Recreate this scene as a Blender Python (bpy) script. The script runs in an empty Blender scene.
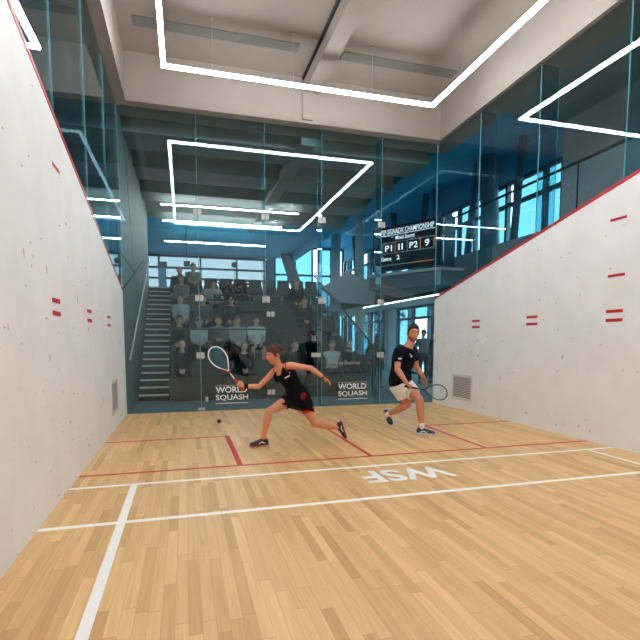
import bpy, bmesh, math, random
from mathutils import Vector as V, Matrix
random.seed(7)
C = bpy.context.scene.collection
sc = bpy.context.scene
PI = math.pi
UP = V((0, 0, 1))

# ------------------------------------------------------------------ materials
def new_mat(name):
    m = bpy.data.materials.new(name); m.use_nodes = True
    nt = m.node_tree
    for n in list(nt.nodes): nt.nodes.remove(n)
    out = nt.nodes.new('ShaderNodeOutputMaterial')
    return m, nt, out

def N(nt, t, **kw):
    n = nt.nodes.new(t)
    for k, v in kw.items(): setattr(n, k, v)
    return n

def math_node(nt, op, a, b=None, c=None):
    n = nt.nodes.new('ShaderNodeMath'); n.operation = op
    for i, x in enumerate((a, b, c)):
        if x is None: continue
        if isinstance(x, (int, float)): n.inputs[i].default_value = x
        else: nt.links.new(x, n.inputs[i])
    return n.outputs[0]

def mix_col(nt, fac, a, b, blend='MIX'):
    n = nt.nodes.new('ShaderNodeMix'); n.data_type = 'RGBA'; n.blend_type = blend
    for idx, x in ((0, fac), (6, a), (7, b)):
        if isinstance(x, (int, float)): n.inputs[idx].default_value = x
        elif isinstance(x, tuple): n.inputs[idx].default_value = (*x, 1) if len(x) == 3 else x
        else: nt.links.new(x, n.inputs[idx])
    return n.outputs[2]

def srgb(r, g, b):
    f = lambda c: (c / 255 / 12.92) if c <= 10 else ((c / 255 + .055) / 1.055) ** 2.4
    return (f(r), f(g), f(b))

def pbr(name, col, rough=.5, metal=0., var=.12, scale=12., bump=0., coat=0., spec=.5):
    m, nt, out = new_mat(name)
    p = N(nt, 'ShaderNodeBsdfPrincipled')
    tc = N(nt, 'ShaderNodeTexCoord')
    nz = N(nt, 'ShaderNodeTexNoise'); nz.inputs['Scale'].default_value = scale; nz.inputs['Detail'].default_value = 4
    nt.links.new(tc.outputs['Object'], nz.inputs['Vector'])
    lo = tuple(max(0, c * (1 - var)) for c in col); hi = tuple(min(1, c * (1 + var)) for c in col)
    nt.links.new(mix_col(nt, nz.outputs['Fac'], lo, hi), p.inputs['Base Color'])
    p.inputs['Roughness'].default_value = rough; p.inputs['Metallic'].default_value = metal
    p.inputs['Coat Weight'].default_value = coat
    p.inputs['Specular IOR Level'].default_value = spec
    if bump:
        b = N(nt, 'ShaderNodeBump'); b.inputs['Strength'].default_value = bump; b.inputs['Distance'].default_value = .01
        nt.links.new(nz.outputs['Fac'], b.inputs['Height']); nt.links.new(b.outputs[0], p.inputs['Normal'])
    nt.links.new(p.outputs[0], out.inputs[0])
    return m

def emit(name, col, s):
    m, nt, out = new_mat(name)
    e = N(nt, 'ShaderNodeEmission'); e.inputs[0].default_value = (*col, 1); e.inputs[1].default_value = s
    nt.links.new(e.outputs[0], out.inputs[0])
    return m

def glass(name, tint, base=.045, pw=5.):
    m, nt, out = new_mat(name)
    tr = N(nt, 'ShaderNodeBsdfTransparent'); tr.inputs[0].default_value = (*tint, 1)
    gl = N(nt, 'ShaderNodeBsdfGlossy'); gl.inputs['Roughness'].default_value = 0.0; gl.inputs[0].default_value = (.78, .95, 1, 1)
    lw = N(nt, 'ShaderNodeLayerWeight'); lw.inputs[0].default_value = .5
    f5 = math_node(nt, 'POWER', lw.outputs['Facing'], pw)
    fac = math_node(nt, 'MULTIPLY_ADD', f5, 1 - base, base)
    mx = N(nt, 'ShaderNodeMixShader')
    nt.links.new(fac, mx.inputs[0]); nt.links.new(tr.outputs[0], mx.inputs[1]); nt.links.new(gl.outputs[0], mx.inputs[2])
    nt.links.new(mx.outputs[0], out.inputs[0])
    return m

def floor_mat():
    m, nt, out = new_mat('oak_strip_floor')
    p = N(nt, 'ShaderNodeBsdfPrincipled')
    tc = N(nt, 'ShaderNodeTexCoord'); sep = N(nt, 'ShaderNodeSeparateXYZ')
    nt.links.new(tc.outputs['Object'], sep.inputs[0])
    W = .066
    u = math_node(nt, 'DIVIDE', sep.outputs[0], W)
    col = math_node(nt, 'FLOOR', u)
    wn = N(nt, 'ShaderNodeTexWhiteNoise', noise_dimensions='1D'); nt.links.new(col, wn.inputs['W'])
    L = .8
    v = math_node(nt, 'DIVIDE', sep.outputs[1], L)
    v = math_node(nt, 'MULTIPLY_ADD', wn.outputs[0], 7.3, v)
    row = math_node(nt, 'FLOOR', v)
    cmb = N(nt, 'ShaderNodeCombineXYZ'); nt.links.new(col, cmb.inputs[0]); nt.links.new(row, cmb.inputs[1])
    wn2 = N(nt, 'ShaderNodeTexWhiteNoise', noise_dimensions='2D'); nt.links.new(cmb.outputs[0], wn2.inputs['Vector'])
    rmp = N(nt, 'ShaderNodeValToRGB')
    e = rmp.color_ramp.elements
    e[0].position = 0; e[0].color = (*srgb(190, 146, 92), 1)
    e[1].position = 1; e[1].color = (*srgb(226, 184, 130), 1)
    for pos, c in ((.14, srgb(203, 159, 104)), (.5, srgb(212, 169, 115)), (.85, srgb(219, 177, 122))):
        k = e.new(pos); k.color = (*c, 1)
    nt.links.new(wn2.outputs[0], rmp.inputs[0])
    # grain running along the planks, shifted per plank
    mp = N(nt, 'ShaderNodeMapping'); mp.inputs['Scale'].default_value = (46, 2.2, 1)
    off = N(nt, 'ShaderNodeCombineXYZ'); nt.links.new(math_node(nt, 'MULTIPLY', wn2.outputs[0], 40.), off.inputs[1])
    ad = N(nt, 'ShaderNodeVectorMath', operation='ADD'); nt.links.new(tc.outputs['Object'], ad.inputs[0]); nt.links.new(off.outputs[0], ad.inputs[1])
    nt.links.new(ad.outputs[0], mp.inputs[0])
    nz = N(nt, 'ShaderNodeTexNoise'); nz.inputs['Scale'].default_value = 1.; nz.inputs['Detail'].default_value = 6; nz.inputs['Distortion'].default_value = .6
    nt.links.new(mp.outputs[0], nz.inputs['Vector'])
    c1 = mix_col(nt, .62, rmp.outputs[0], mix_col(nt, nz.outputs['Fac'], (.62, .57, .52), (1.28, 1.28, 1.27)), 'MULTIPLY')
    # small dark knots
    vo = N(nt, 'ShaderNodeTexVoronoi'); vo.inputs['Scale'].default_value = 1.6
    mp2 = N(nt, 'ShaderNodeMapping'); mp2.inputs['Scale'].default_value = (2.2, .8, 1); nt.links.new(tc.outputs['Object'], mp2.inputs[0]); nt.links.new(mp2.outputs[0], vo.inputs['Vector'])
    kn = math_node(nt, 'LESS_THAN', vo.outputs['Distance'], .026)
    c1 = mix_col(nt, math_node(nt, 'MULTIPLY', kn, .65), c1, srgb(110, 70, 40))
    # joints
    fu = math_node(nt, 'FRACT', u); fv = math_node(nt, 'FRACT', v)
    g = math_node(nt, 'MAXIMUM', math_node(nt, 'LESS_THAN', fu, .022), math_node(nt, 'LESS_THAN', fv, .004))
    c2 = mix_col(nt, math_node(nt, 'MULTIPLY', g, .5), c1, srgb(125, 84, 48))
    nt.links.new(c2, p.inputs['Base Color'])
    p.inputs['Roughness'].default_value = .38
    p.inputs['Specular IOR Level'].default_value = .4
    nt.links.new(p.outputs[0], out.inputs[0])
    return m

def wall_mat(seed):
    m, nt, out = new_mat('scuffed_white_plaster')
    p = N(nt, 'ShaderNodeBsdfPrincipled')
    tc = N(nt, 'ShaderNodeTexCoord'); sep = N(nt, 'ShaderNodeSeparateXYZ'); nt.links.new(tc.outputs['Object'], sep.inputs[0])
    nz = N(nt, 'ShaderNodeTexNoise'); nz.inputs['Scale'].default_value = 2.4; nz.inputs['Detail'].default_value = 6
    mp = N(nt, 'ShaderNodeMapping'); mp.inputs['Location'].default_value = (seed, seed, seed); nt.links.new(tc.outputs['Object'], mp.inputs[0])
    nt.links.new(mp.outputs[0], nz.inputs['Vector'])
    base = mix_col(nt, nz.outputs['Fac'], srgb(226, 223, 219), srgb(243, 242, 240))
    # faint ball smears
    mp3 = N(nt, 'ShaderNodeMapping'); mp3.inputs['Scale'].default_value = (1, 2.6, 7); nt.links.new(mp.outputs[0], mp3.inputs[0])
    n2 = N(nt, 'ShaderNodeTexNoise'); n2.inputs['Scale'].default_value = 1.7; n2.inputs['Detail'].default_value = 8; n2.inputs['Roughness'].default_value = .75
    nt.links.new(mp3.outputs[0], n2.inputs['Vector'])
    sm = N(nt, 'ShaderNodeMapRange'); sm.inputs[1].default_value = .6; sm.inputs[2].default_value = .8; sm.inputs[3].default_value = 0; sm.inputs[4].default_value = .3
    nt.links.new(n2.outputs['Fac'], sm.inputs[0])
    low = N(nt, 'ShaderNodeMapRange'); low.inputs[1].default_value = 2.6; low.inputs[2].default_value = 1.2; low.inputs[3].default_value = .15; low.inputs[4].default_value = 1
    nt.links.new(sep.outputs[2], low.inputs[0])
    base = mix_col(nt, math_node(nt, 'MULTIPLY', sm.outputs[0], low.outputs[0]), base, srgb(168, 150, 138))
    # dark ball marks: small cells, only some of them marked, most of them low on the wall
    def marks(scale, stretch, rad, keep, rot):
        mq = N(nt, 'ShaderNodeMapping'); mq.inputs['Scale'].default_value = (.01, 1, stretch); mq.inputs['Rotation'].default_value = (rot, 0, 0)
        dn = N(nt, 'ShaderNodeTexNoise'); dn.inputs['Scale'].default_value = 9; nt.links.new(mp.outputs[0], dn.inputs['Vector'])
        ds = N(nt, 'ShaderNodeVectorMath', operation='MULTIPLY_ADD'); ds.inputs[1].default_value = (.07, .07, .07); nt.links.new(dn.outputs['Color'], ds.inputs[0]); nt.links.new(mp.outputs[0], ds.inputs[2])
        nt.links.new(ds.outputs[0], mq.inputs[0])
        vo = N(nt, 'ShaderNodeTexVoronoi'); vo.inputs['Scale'].default_value = scale
        nt.links.new(mq.outputs[0], vo.inputs['Vector'])
        sc_ = N(nt, 'ShaderNodeSeparateColor'); nt.links.new(vo.outputs['Color'], sc_.inputs[0])
        r = math_node(nt, 'MULTIPLY', sc_.outputs[1], rad)
        return math_node(nt, 'MULTIPLY', math_node(nt, 'LESS_THAN', vo.outputs['Distance'], r),
                         math_node(nt, 'LESS_THAN', sc_.outputs[0], math_node(nt, 'MULTIPLY', low.outputs[0], keep)))
    a = marks(6.9, 1.0, .11 if seed > 5 else .085, 2.2 if seed > 5 else .8, .3); b = marks(4.6, .4, .11 if seed > 5 else .09, 1.6 if seed > 5 else .9, -.6); c = marks(3.9, 3.2, .11, .8, .9)
    fac = math_node(nt, 'MULTIPLY', math_node(nt, 'MAXIMUM', math_node(nt, 'MAXIMUM', a, b), c), .6)
    base = mix_col(nt, fac, base, srgb(92, 88, 88))
    nt.links.new(base, p.inputs['Base Color']); p.inputs['Roughness'].default_value = .6
    b_ = N(nt, 'ShaderNodeBump'); b_.inputs['Strength'].default_value = .08; b_.inputs['Distance'].default_value = .01
    nt.links.new(nz.outputs['Fac'], b_.inputs['Height']); nt.links.new(b_.outputs[0], p.inputs['Normal'])
    nt.links.new(p.outputs[0], out.inputs[0])
    return m

def grille_mat():
    m, nt, out = new_mat('perforated_grille')
    p = N(nt, 'ShaderNodeBsdfPrincipled'); tc = N(nt, 'ShaderNodeTexCoord')
    mp = N(nt, 'ShaderNodeMapping'); mp.inputs['Rotation'].default_value = (PI / 4, 0, 0); mp.inputs['Scale'].default_value = (0, 42, 42)
    nt.links.new(tc.outputs['Object'], mp.inputs[0])
    ck = N(nt, 'ShaderNodeTexChecker'); ck.inputs['Scale'].default_value = 1
    ck.inputs[1].default_value = (*srgb(205, 198, 190), 1); ck.inputs[2].default_value = (*srgb(112, 108, 105), 1)
    nt.links.new(mp.outputs[0], ck.inputs[0]); nt.links.new(ck.outputs[0], p.inputs['Base Color'])
    p.inputs['Roughness'].default_value = .45
    nt.links.new(p.outputs[0], out.inputs[0])
    return m

def string_mat(name, col, gap):
    m, nt, out = new_mat(name)
    tc = N(nt, 'ShaderNodeTexCoord'); sep = N(nt, 'ShaderNodeSeparateXYZ'); nt.links.new(tc.outputs['Object'], sep.inputs[0])
    return m
M = {}
M['floor'] = floor_mat()
M['wallL'] = wall_mat(3.1); M['wallR'] = wall_mat(11.7)
M['line_red'] = pbr('red_line_paint', srgb(184, 10, 6), .5, var=.08)
M['line_white'] = pbr('white_line_paint', srgb(238, 236, 232), .5, var=.04)
M['red_trim'] = pbr('red_out_line_trim', srgb(178, 10, 6), .45, var=.06)
M['ceil'] = pbr('beige_ceiling_paint', srgb(166, 153, 143), .8, var=.05, scale=3)
M['diff'] = pbr('dark_air_diffuser', srgb(112, 108, 102), .6, var=.1)
M['diff2'] = pbr('air_diffuser_slat', srgb(138, 134, 127), .6, var=.1)
M['black'] = pbr('black_metal', (.012, .012, .014), .5)
M['glass'] = glass('court_glass', (.80, .885, .905), .042)
M['glass_edge'] = pbr('glass_edge', srgb(120, 190, 200), .25, var=.05)
M['fin'] = glass('glass_fin', (.60, .82, .88), .08)
M['metal'] = pbr('brushed_clamp_metal', srgb(190, 184, 180), .45, .3, var=.2, scale=60)
M['tube'] = emit('led_diffuser', (.87, .945, 1), 67.)
M['lobby_tube'] = emit('lobby_led_diffuser', (1, .97, .93), 80.)
M['soffit_tube'] = emit('soffit_led_diffuser', (.95, .98, 1), 9.)
M['alu'] = pbr('aluminium', srgb(190, 190, 190), .4, .8, var=.05)
M['decal_dark'] = pbr('dark_vinyl_lettering', srgb(12, 18, 20), .6, var=.05)
M['decal_white'] = pbr('white_vinyl_lettering', srgb(235, 238, 238), .6, var=.04)
M['grille'] = grille_mat()
M['vent_frame'] = pbr('vent_frame', srgb(214, 208, 202), .5, var=.05)
M['lobby_floor'] = pbr('teal_grey_carpet', srgb(96, 122, 128), .95, var=.1, scale=30)
M['lobby_dark'] = pbr('dark_lobby_panel', srgb(118, 122, 120), .6, var=.08, scale=4)
M['seam'] = pbr('dark_seam', srgb(14, 20, 22), .8)
M['lobby_ceil'] = pbr('lobby_grey_ceiling', srgb(150, 156, 154), .8, var=.06)
M['daylight_blue'] = pbr('daylight_blue_ceiling', srgb(40, 175, 215), .7, var=.06)  # ceilings and window wall: cool daylight cast put into the base colour
M['blue_wall'] = pbr('blue_grey_wall', srgb(96, 148, 172), .75, var=.06)
M['blue_steel'] = pbr('blue_grey_steel', srgb(38, 92, 116), .5, var=.1)
M['frame'] = pbr('window_frame_steel', srgb(26, 66, 86), .5, var=.1)
M['concrete'] = pbr('pale_concrete', srgb(196, 196, 194), .8, var=.08, scale=5)
M['concrete2'] = pbr('grey_concrete', srgb(112, 124, 128), .8, var=.08, scale=5)
M['pane_tint'] = glass('tinted_window_pane', (.25, .43, .47), .05)
M['pane_clear'] = glass('clear_window_pane', (.8, .92, .95), .05)
M['pane_far'] = glass('far_window_pane', (.33, .36, .37), .05)
M['stair'] = pbr('dark_stair_stone', srgb(24, 29, 31), .7)
M['nosing'] = pbr('pale_stair_nosing', srgb(232, 236, 236), .5, var=.06)
M['stand'] = pbr('dark_stand_boarding', srgb(46, 52, 53), .75, var=.15, scale=8)
M['stand_front'] = pbr('charcoal_front_boarding', srgb(58, 60, 58), .8, var=.2, scale=30)
M['seat'] = pbr('black_seat_fabric', srgb(56, 62, 64), .85, var=.2, scale=40, bump=.2)
M['seat_metal'] = pbr('seat_bracket', srgb(30, 32, 34), .5, .5)
M['screen'] = pbr('scoreboard_face', srgb(10, 34, 46), .3, var=.1)
M['score_txt'] = emit('scoreboard_lettering', (.9, .97, 1), 1.25)
M['score_org'] = emit('scoreboard_orange_line', (1, .32, .12), .7)
M['score_dim'] = emit('scoreboard_box_line', (.45, .65, .7), .5)
M['rubber'] = pbr('black_rubber', (.01, .01, .011), .6)
M['leaf'] = pbr('tree_leaves', srgb(62, 110, 86), .8, var=.5, scale=3)
M['bark'] = pbr('tree_bark', srgb(70, 62, 54), .9, var=.3)
M['ground'] = pbr('pale_outdoor_paving', srgb(170, 185, 188), .9)

# ------------------------------------------------------------------ mesh helpers
def link(name, me, parent=None):
    o = bpy.data.objects.new(name, me); C.objects.link(o)
    if parent is not None: o.parent = parent
    return o

def obj(name, bm, mats, parent=None, label=None, smooth=False, origin=None):
    """one mesh object; vertices are given in world coordinates and moved to the parent's frame"""
    if not isinstance(mats, (list, tuple)): mats = [mats]
    base = V((0, 0, 0))
    if parent is not None:
        q = parent
        while q is not None: base += q.location; q = q.parent
    elif origin is not None: base = V(origin)
    bmesh.ops.translate(bm, verts=bm.verts, vec=-base)
    bmesh.ops.recalc_face_normals(bm, faces=bm.faces)
    me = bpy.data.meshes.new(name); bm.to_mesh(me); bm.free()
    for m in mats: me.materials.append(m)
    if smooth: me.polygons.foreach_set('use_smooth', [True] * len(me.polygons))
    o = link(name, me, parent)
    if parent is None and origin is not None: o.location = base
    if label: o['label'] = label
    return o

def thing(name, label, cat, loc=(0, 0, 0), group=None):
    o = link(name, None); o.location = loc; o['label'] = label; o['category'] = cat
    o.empty_display_size = .1
    if group: o['group'] = group
    return o

def tag(o, label, cat, group=None):
    o['label'] = label; o['category'] = cat
    if group: o['group'] = group
    return o

def struct(o): o['kind'] = 'structure'; return o

def box(bm, x0, x1, y0, y1, z0, z1, mi=0, bevel=0.):
    a = bmesh.ops.create_cube(bm, size=1.)['verts']
    for v in a:
        v.co = V((x0 + (v.co.x + .5) * (x1 - x0), y0 + (v.co.y + .5) * (y1 - y0), z0 + (v.co.z + .5) * (z1 - z0)))
    fs = list({f for v in a for f in v.link_faces})
    for f in fs: f.material_index = mi
    if bevel:
        es = list({e for v in a for e in v.link_edges})
        r = bmesh.ops.bevel(bm, geom=es, offset=bevel, segments=2, affect='EDGES', profile=.5)
        for f in r['faces']: f.material_index = mi
    return bm

def B(*a, **k): return box(bmesh.new(), *a, **k)

def obox(bm, c, ax, ay, az, mi=0):
    """oriented box: centre and three half axes"""
    c, ax, ay, az = V(c), V(ax), V(ay), V(az)
    vs = [bm.verts.new(c + sx * ax + sy * ay + sz * az) for sx in (-1, 1) for sy in (-1, 1) for sz in (-1, 1)]
    for q in ((0, 1, 3, 2), (4, 6, 7, 5), (0, 4, 5, 1), (2, 3, 7, 6), (0, 2, 6, 4), (1, 5, 7, 3)):
        f = bm.faces.new([vs[i] for i in q]); f.material_index = mi
    return bm

def prism(bm, pts, ext, mi=0):
    ext = V(ext); a = [bm.verts.new(V(p)) for p in pts]; b = [bm.verts.new(V(p) + ext) for p in pts]
    n = len(pts)
    fs = [bm.faces.new(a), bm.faces.new(b[::-1])]
    for i in range(n): fs.append(bm.faces.new((a[i], b[i], b[(i + 1) % n], a[(i + 1) % n])))
    for f in fs: f.material_index = mi
    return bm

def loft(bm, st, n=16, mi=0, power=1.):
    """closed skin over elliptical stations (centre, half axis, half axis)"""
    rings = []
    for c, ax, ay in st:
        c, ax, ay = V(c), V(ax), V(ay); r = []
        for k in range(n):
            t = 2 * PI * k / n; cs, sn = math.cos(t), math.sin(t)
            if power != 1.:
                cs = math.copysign(abs(cs) ** power, cs); sn = math.copysign(abs(sn) ** power, sn)
            r.append(bm.verts.new(c + ax * cs + ay * sn))
        rings.append(r)
    for a, b in zip(rings, rings[1:]):
        for k in range(n):
            f = bm.faces.new((a[k], a[(k + 1) % n], b[(k + 1) % n], b[k])); f.material_index = mi
    for r, fl in ((rings[0], True), (rings[-1], False)):
        f = bm.faces.new(r[::-1] if fl else r); f.material_index = mi
    return bm

def frames(pts):
    pts = [V(p) for p in pts]; out = []; prev = None
    for i, p in enumerate(pts):
        t = (pts[min(i + 1, len(pts) - 1)] - pts[max(i - 1, 0)]).normalized()
        if prev is None:
            ref = V((0, 0, 1)) if abs(t.z) < .9 else V((1, 0, 0))
            x = t.cross(ref).normalized()
        else:
            x = (prev - t * prev.dot(t)).normalized()
        y = t.cross(x); prev = x; out.append((p, t, x, y))
    return out

def tube(bm, pts, rads, n=12, mi=0, round_ends=True, closed=False):
    if isinstance(rads, (int, float)): rads = [rads] * len(pts)
    fr = frames(pts); st = []
    if round_ends:
        p, t, x, y = fr[0]; r = rads[0]
        for a in (.97, .8, .45): st.append((p - t * r * a, x * r * math.sqrt(1 - a * a), y * r * math.sqrt(1 - a * a)))
    for (p, t, x, y), r in zip(fr, rads): st.append((p, x * r, y * r))
    if round_ends:
        p, t, x, y = fr[-1]; r = rads[-1]
        for a in (.45, .8, .97): st.append((p + t * r * a, x * r * math.sqrt(1 - a * a), y * r * math.sqrt(1 - a * a)))
    return loft(bm, st, n, mi)

def ring_tube(bm, pts, r, n=8, mi=0):
    """closed loop of tube"""
    m = len(pts); pts = [V(p) for p in pts]; rings = []
    ctr = sum(pts, V((0, 0, 0))) / m
    nrm = V((0, 0, 0))
    for i in range(m): nrm += (pts[i] - ctr).cross(pts[(i + 1) % m] - ctr)
    nrm.normalize()
    for i in range(m):
        t = (pts[(i + 1) % m] - pts[i - 1]).normalized(); x = t.cross(nrm).normalized()
        rr = r if isinstance(r, (int, float)) else r[i]
        rings.append([bm.verts.new(pts[i] + rr * (x * math.cos(2 * PI * k / n) + nrm * math.sin(2 * PI * k / n))) for k in range(n)])
    for i in range(m):
        a, b = rings[i], rings[(i + 1) % m]
        for k in range(n):
            f = bm.faces.new((a[k], a[(k + 1) % n], b[(k + 1) % n], b[k])); f.material_index = mi
    return bm

def ball(bm, c, r, seg=16, rings=10, ax=None):
    res = bmesh.ops.create_uvsphere(bm, u_segments=seg, v_segments=rings, radius=1.)['verts']
    r = V((r, r, r)) if isinstance(r, (int, float)) else V(r)
    for v in res:
        p = V((v.co.x * r.x, v.co.y * r.y, v.co.z * r.z))
        v.co = V(c) + (p if ax is None else ax[0] * p.x + ax[1] * p.y + ax[2] * p.z)
    return res

def text(name, body, mat, parent, origin, xdir, updir, width, height=None, bold=0., depth=.002, label=None, space=1.):
    """lettering converted to a mesh, scaled to the given width (and height); origin is its lower left corner"""
    cu = bpy.data.curves.new(name, 'FONT'); cu.body = body; cu.size = 1; cu.offset = bold; cu.extrude = 0
    cu.space_character = space; cu.resolution_u = 3
    o = bpy.data.objects.new('tmp', cu); C.objects.link(o)
    dg = bpy.context.evaluated_depsgraph_get(); dg.update()
    me = bpy.data.meshes.new_from_object(o.evaluated_get(dg))
    bpy.data.objects.remove(o); bpy.data.curves.remove(cu)
    bm = bmesh.new(); bm.from_mesh(me); bpy.data.meshes.remove(me)
    xs = [v.co.x for v in bm.verts]; ys = [v.co.y for v in bm.verts]
    sx = width / (max(xs) - min(xs)); sy = height / (max(ys) - min(ys)) if height else sx
    x0, y0 = min(xs), min(ys)
    xd, ud = V(xdir).normalized(), V(updir).normalized(); nd = xd.cross(ud)
    r = bmesh.ops.extrude_face_region(bm, geom=bm.faces[:])
    for g in r['geom']:
        if isinstance(g, bmesh.types.BMVert): g.co.z += 1
    for v in bm.verts:
        v.co = V(origin) + xd * (v.co.x - x0) * sx + ud * (v.co.y - y0) * sy + nd * v.co.z * depth
    return obj(name, bm, mat, parent, label)

def dup(root, loc, **props):
    r = root.copy(); C.objects.link(r); r.location = loc
    for k, v in props.items(): r[k] = v
    for ch in list(root.children):
        c = ch.copy(); C.objects.link(c); c.parent = r
        for g in list(ch.children):
            d = g.copy(); C.objects.link(d); d.parent = c
    return r

def remesh(bm, voxel, it=3, fac=.5):
    me = bpy.data.meshes.new('tmp'); bmesh.ops.recalc_face_normals(bm, faces=bm.faces); bm.to_mesh(me); bm.free()
    o = bpy.data.objects.new('tmp', me); C.objects.link(o)
    r = o.modifiers.new('r', 'REMESH'); r.mode = 'VOXEL'; r.voxel_size = voxel; r.adaptivity = 0
    if it:
        s = o.modifiers.new('s', 'SMOOTH'); s.iterations = it; s.factor = fac
    dg = bpy.context.evaluated_depsgraph_get(); dg.update()
    out = bpy.data.meshes.new_from_object(o.evaluated_get(dg))
    bpy.data.objects.remove(o); bpy.data.meshes.remove(me)
    b = bmesh.new(); b.from_mesh(out); bpy.data.meshes.remove(out)
    return b

# ------------------------------------------------------------------ court shell  (x 0..6.4, glass back wall at y=0, front wall at y=-9.75)
CW, CL, GH = 6.4, 9.75, 5.57
RZ0, RSL = 2.287, .2318                      # height of the side-wall out line at the back wall, its slope towards the front
rz = lambda y: RZ0 - RSL * y

bm = B(0, CW, -CL, 0.0, -.12, 0)
def ln(x0, x1, y0, y1, mi, h): box(bm, x0, x1, y0, y1, -.001, h, mi)
ln(0, CW, -4.31, -4.26, 1, .0012)            # short line
ln(3.175, 3.225, -4.26, 0, 1, .0010)         # half court line
ln(0, 1.66, -2.635, -2.585, 1, .0012); ln(1.605, 1.668, -4.26, -2.585, 1, .0014)
ln(4.775, CW, -2.635, -2.585, 1, .0012); ln(4.775, 4.825, -4.26, -2.585, 1, .0014)
ln(0, CW, -4.735, -4.685, 2, .0012); ln(0, CW, -5.745, -5.690, 2, .0012)
ln(.540, .602, -CL, -4.735, 2, .0016); ln(5.95, 6.0, -CL, -4.735, 2, .0016)
fl = struct(obj('floor', bm, [M['floor'], M['line_red'], M['line_white']]))
struct(text('floor_lettering', 'WSF', M['line_white'], fl, (3.76, -4.895, 0.), (-1, 0, 0), (0, -1, 0), .98, .41, .028, .0012))

def side_wall(name, x0, x1, xin, mat, dashes):
    bm = bmesh.new()
    prism(bm, [(x0, 0, 0), (x0, -CL, 0), (x0, -CL, rz(-CL)), (x0, 0, rz(0))], (x1 - x0, 0, 0), 0)
    s = 1 if xin == x0 else -1
    s = -s if xin == x0 else -s
    for yc, z, L, h in dashes:
        box(bm, xin - .0025, xin + .0025, yc - L / 2, yc + L / 2, z - h / 2, z + h / 2, 1)
    return struct(obj(name, bm, [mat, M['line_red']]))
DL = [(-4.87, 1.735, .27, .04), (-4.87, 1.625, .27, .04), (-3.35, 1.73, .27, .04), (-3.35, 1.62, .27, .04), (-1.83, 1.73, .27, .04), (-1.83, 1.612, .27, .04), (-4.66, 2.925, .25, .032)]
DR = [(-4.62, 1.762, .25, .04), (-4.62, 1.647, .25, .04), (-3.1, 1.755, .25, .04), (-3.1, 1.644, .25, .04), (-1.58, 1.748, .25, .04), (-1.58, 1.634, .25, .04), (-4.62, 2.216, .25, .036), (-4.61, 2.925, .24, .034)]
side_wall('wall_left', -.16, 0, 0, M['wallL'], DL)
side_wall('wall_right', CW, CW + .16, CW, M['wallR'], DR)
for nm, x0, x1 in (('trim_1', -.165, .004), ('trim_2', CW - .004, CW + .165)):
    bm = bmesh.new()
    prism(bm, [(x0, 0, rz(0) - .012), (x0, -CL, rz(-CL) - .012), (x0, -CL, rz(-CL) + .034), (x0, 0, rz(0) + .034)], (x1 - x0, 0, 0))
    struct(obj(nm, bm, M['red_trim']))
bm = B(-4.2, 10.3, -CL - .2, -CL, 0, 6.8)
struct(obj('wall_front', bm, M['wallR']))

def wall_vent(name, x, y0, y1, z0, z1, s, label):
    t = thing(name, label, 'wall vent', (x, (y0 + y1) / 2, z0))
    obj('grille', B(x - .002 if s < 0 else x - .004, x + .004 if s < 0 else x + .002, y0 + .02, y1 - .02, z0 + .02, z1 - .02).copy() if False else B(x - .005, x + .005, y0 + .02, y1 - .02, z0 + .02, z1 - .02), M['grille'], t)
    bm = bmesh.new()
    for a in ((y0 - .03, y1 + .03, z0 - .03, z0 + .02), (y0 - .03, y1 + .03, z1 - .02, z1 + .03), (y0 - .03, y0 + .02, z0 + .02, z1 - .02), (y1 - .02, y1 + .03, z0 + .02, z1 - .02)):
        box(bm, x - .012, x + .012, *a)
    obj('frame', bm, M['vent_frame'], t)
wall_vent('wall_vent', CW, -1.49, -.83, .215, .67, -1, 'square perforated air vent set low in the right white wall')
wall_vent('wall_vent', 0, -1.87, -1.24, .28, .745, 1, 'square perforated air vent set low in the left white wall')

# ceiling: a ledge round the court with a raised coffer
bm = bmesh.new()
box(bm, -.45, CW + .45, -.2, .45, GH, 6.6); box(bm, -.45, CW + .45, -CL, -CL + .35, GH, 6.6)
box(bm, -.45, .17, -CL + .35, -.2, GH, 6.6); box(bm, CW - .07, CW + .45, -CL + .35, -.2, GH, 6.6)
box(bm, .17, CW - .07, -CL + .35, -.2, 6.4, 6.6)
struct(obj('ceiling', bm, M['ceil']))
bm = B(3.40, 3.68, -CL + .36, -.2, 6.12, 6.4); box(bm, 3.36, 3.40, -CL + .36, -.2, 6.36, 6.4, 1); box(bm, 3.36, 3.56, -.24, -.2, GH + .05, 6.12)
struct(obj('trim_3', bm, [M['ceil'], M['black']]))
def diffuser(x0, x1, y0, y1, z, label):
    t = thing('ceiling_air_diffuser', label, 'air diffuser', ((x0 + x1) / 2, (y0 + y1) / 2, z), None)
    obj('backing', B(x0, x1, y0, y1, z - .012, z), M['diff'], t)
    bm = bmesh.new(); n = 6
    for i in range(n):
        y = y0 + (i + .5) * (y1 - y0) / n
        box(bm, x0, x1, y - .012, y + .012, z - .03, z - .012)
    obj('slats', bm, M['diff2'], t)['kind'] = 'stuff'
diffuser(.40, 3.08, -1.22, -.98, 6.4, 'long grey slot air diffuser left of the ceiling beam')
diffuser(3.86, 6.1, -1.22, -.98, 6.4, 'long grey slot air diffuser right of the ceiling beam')

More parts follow.
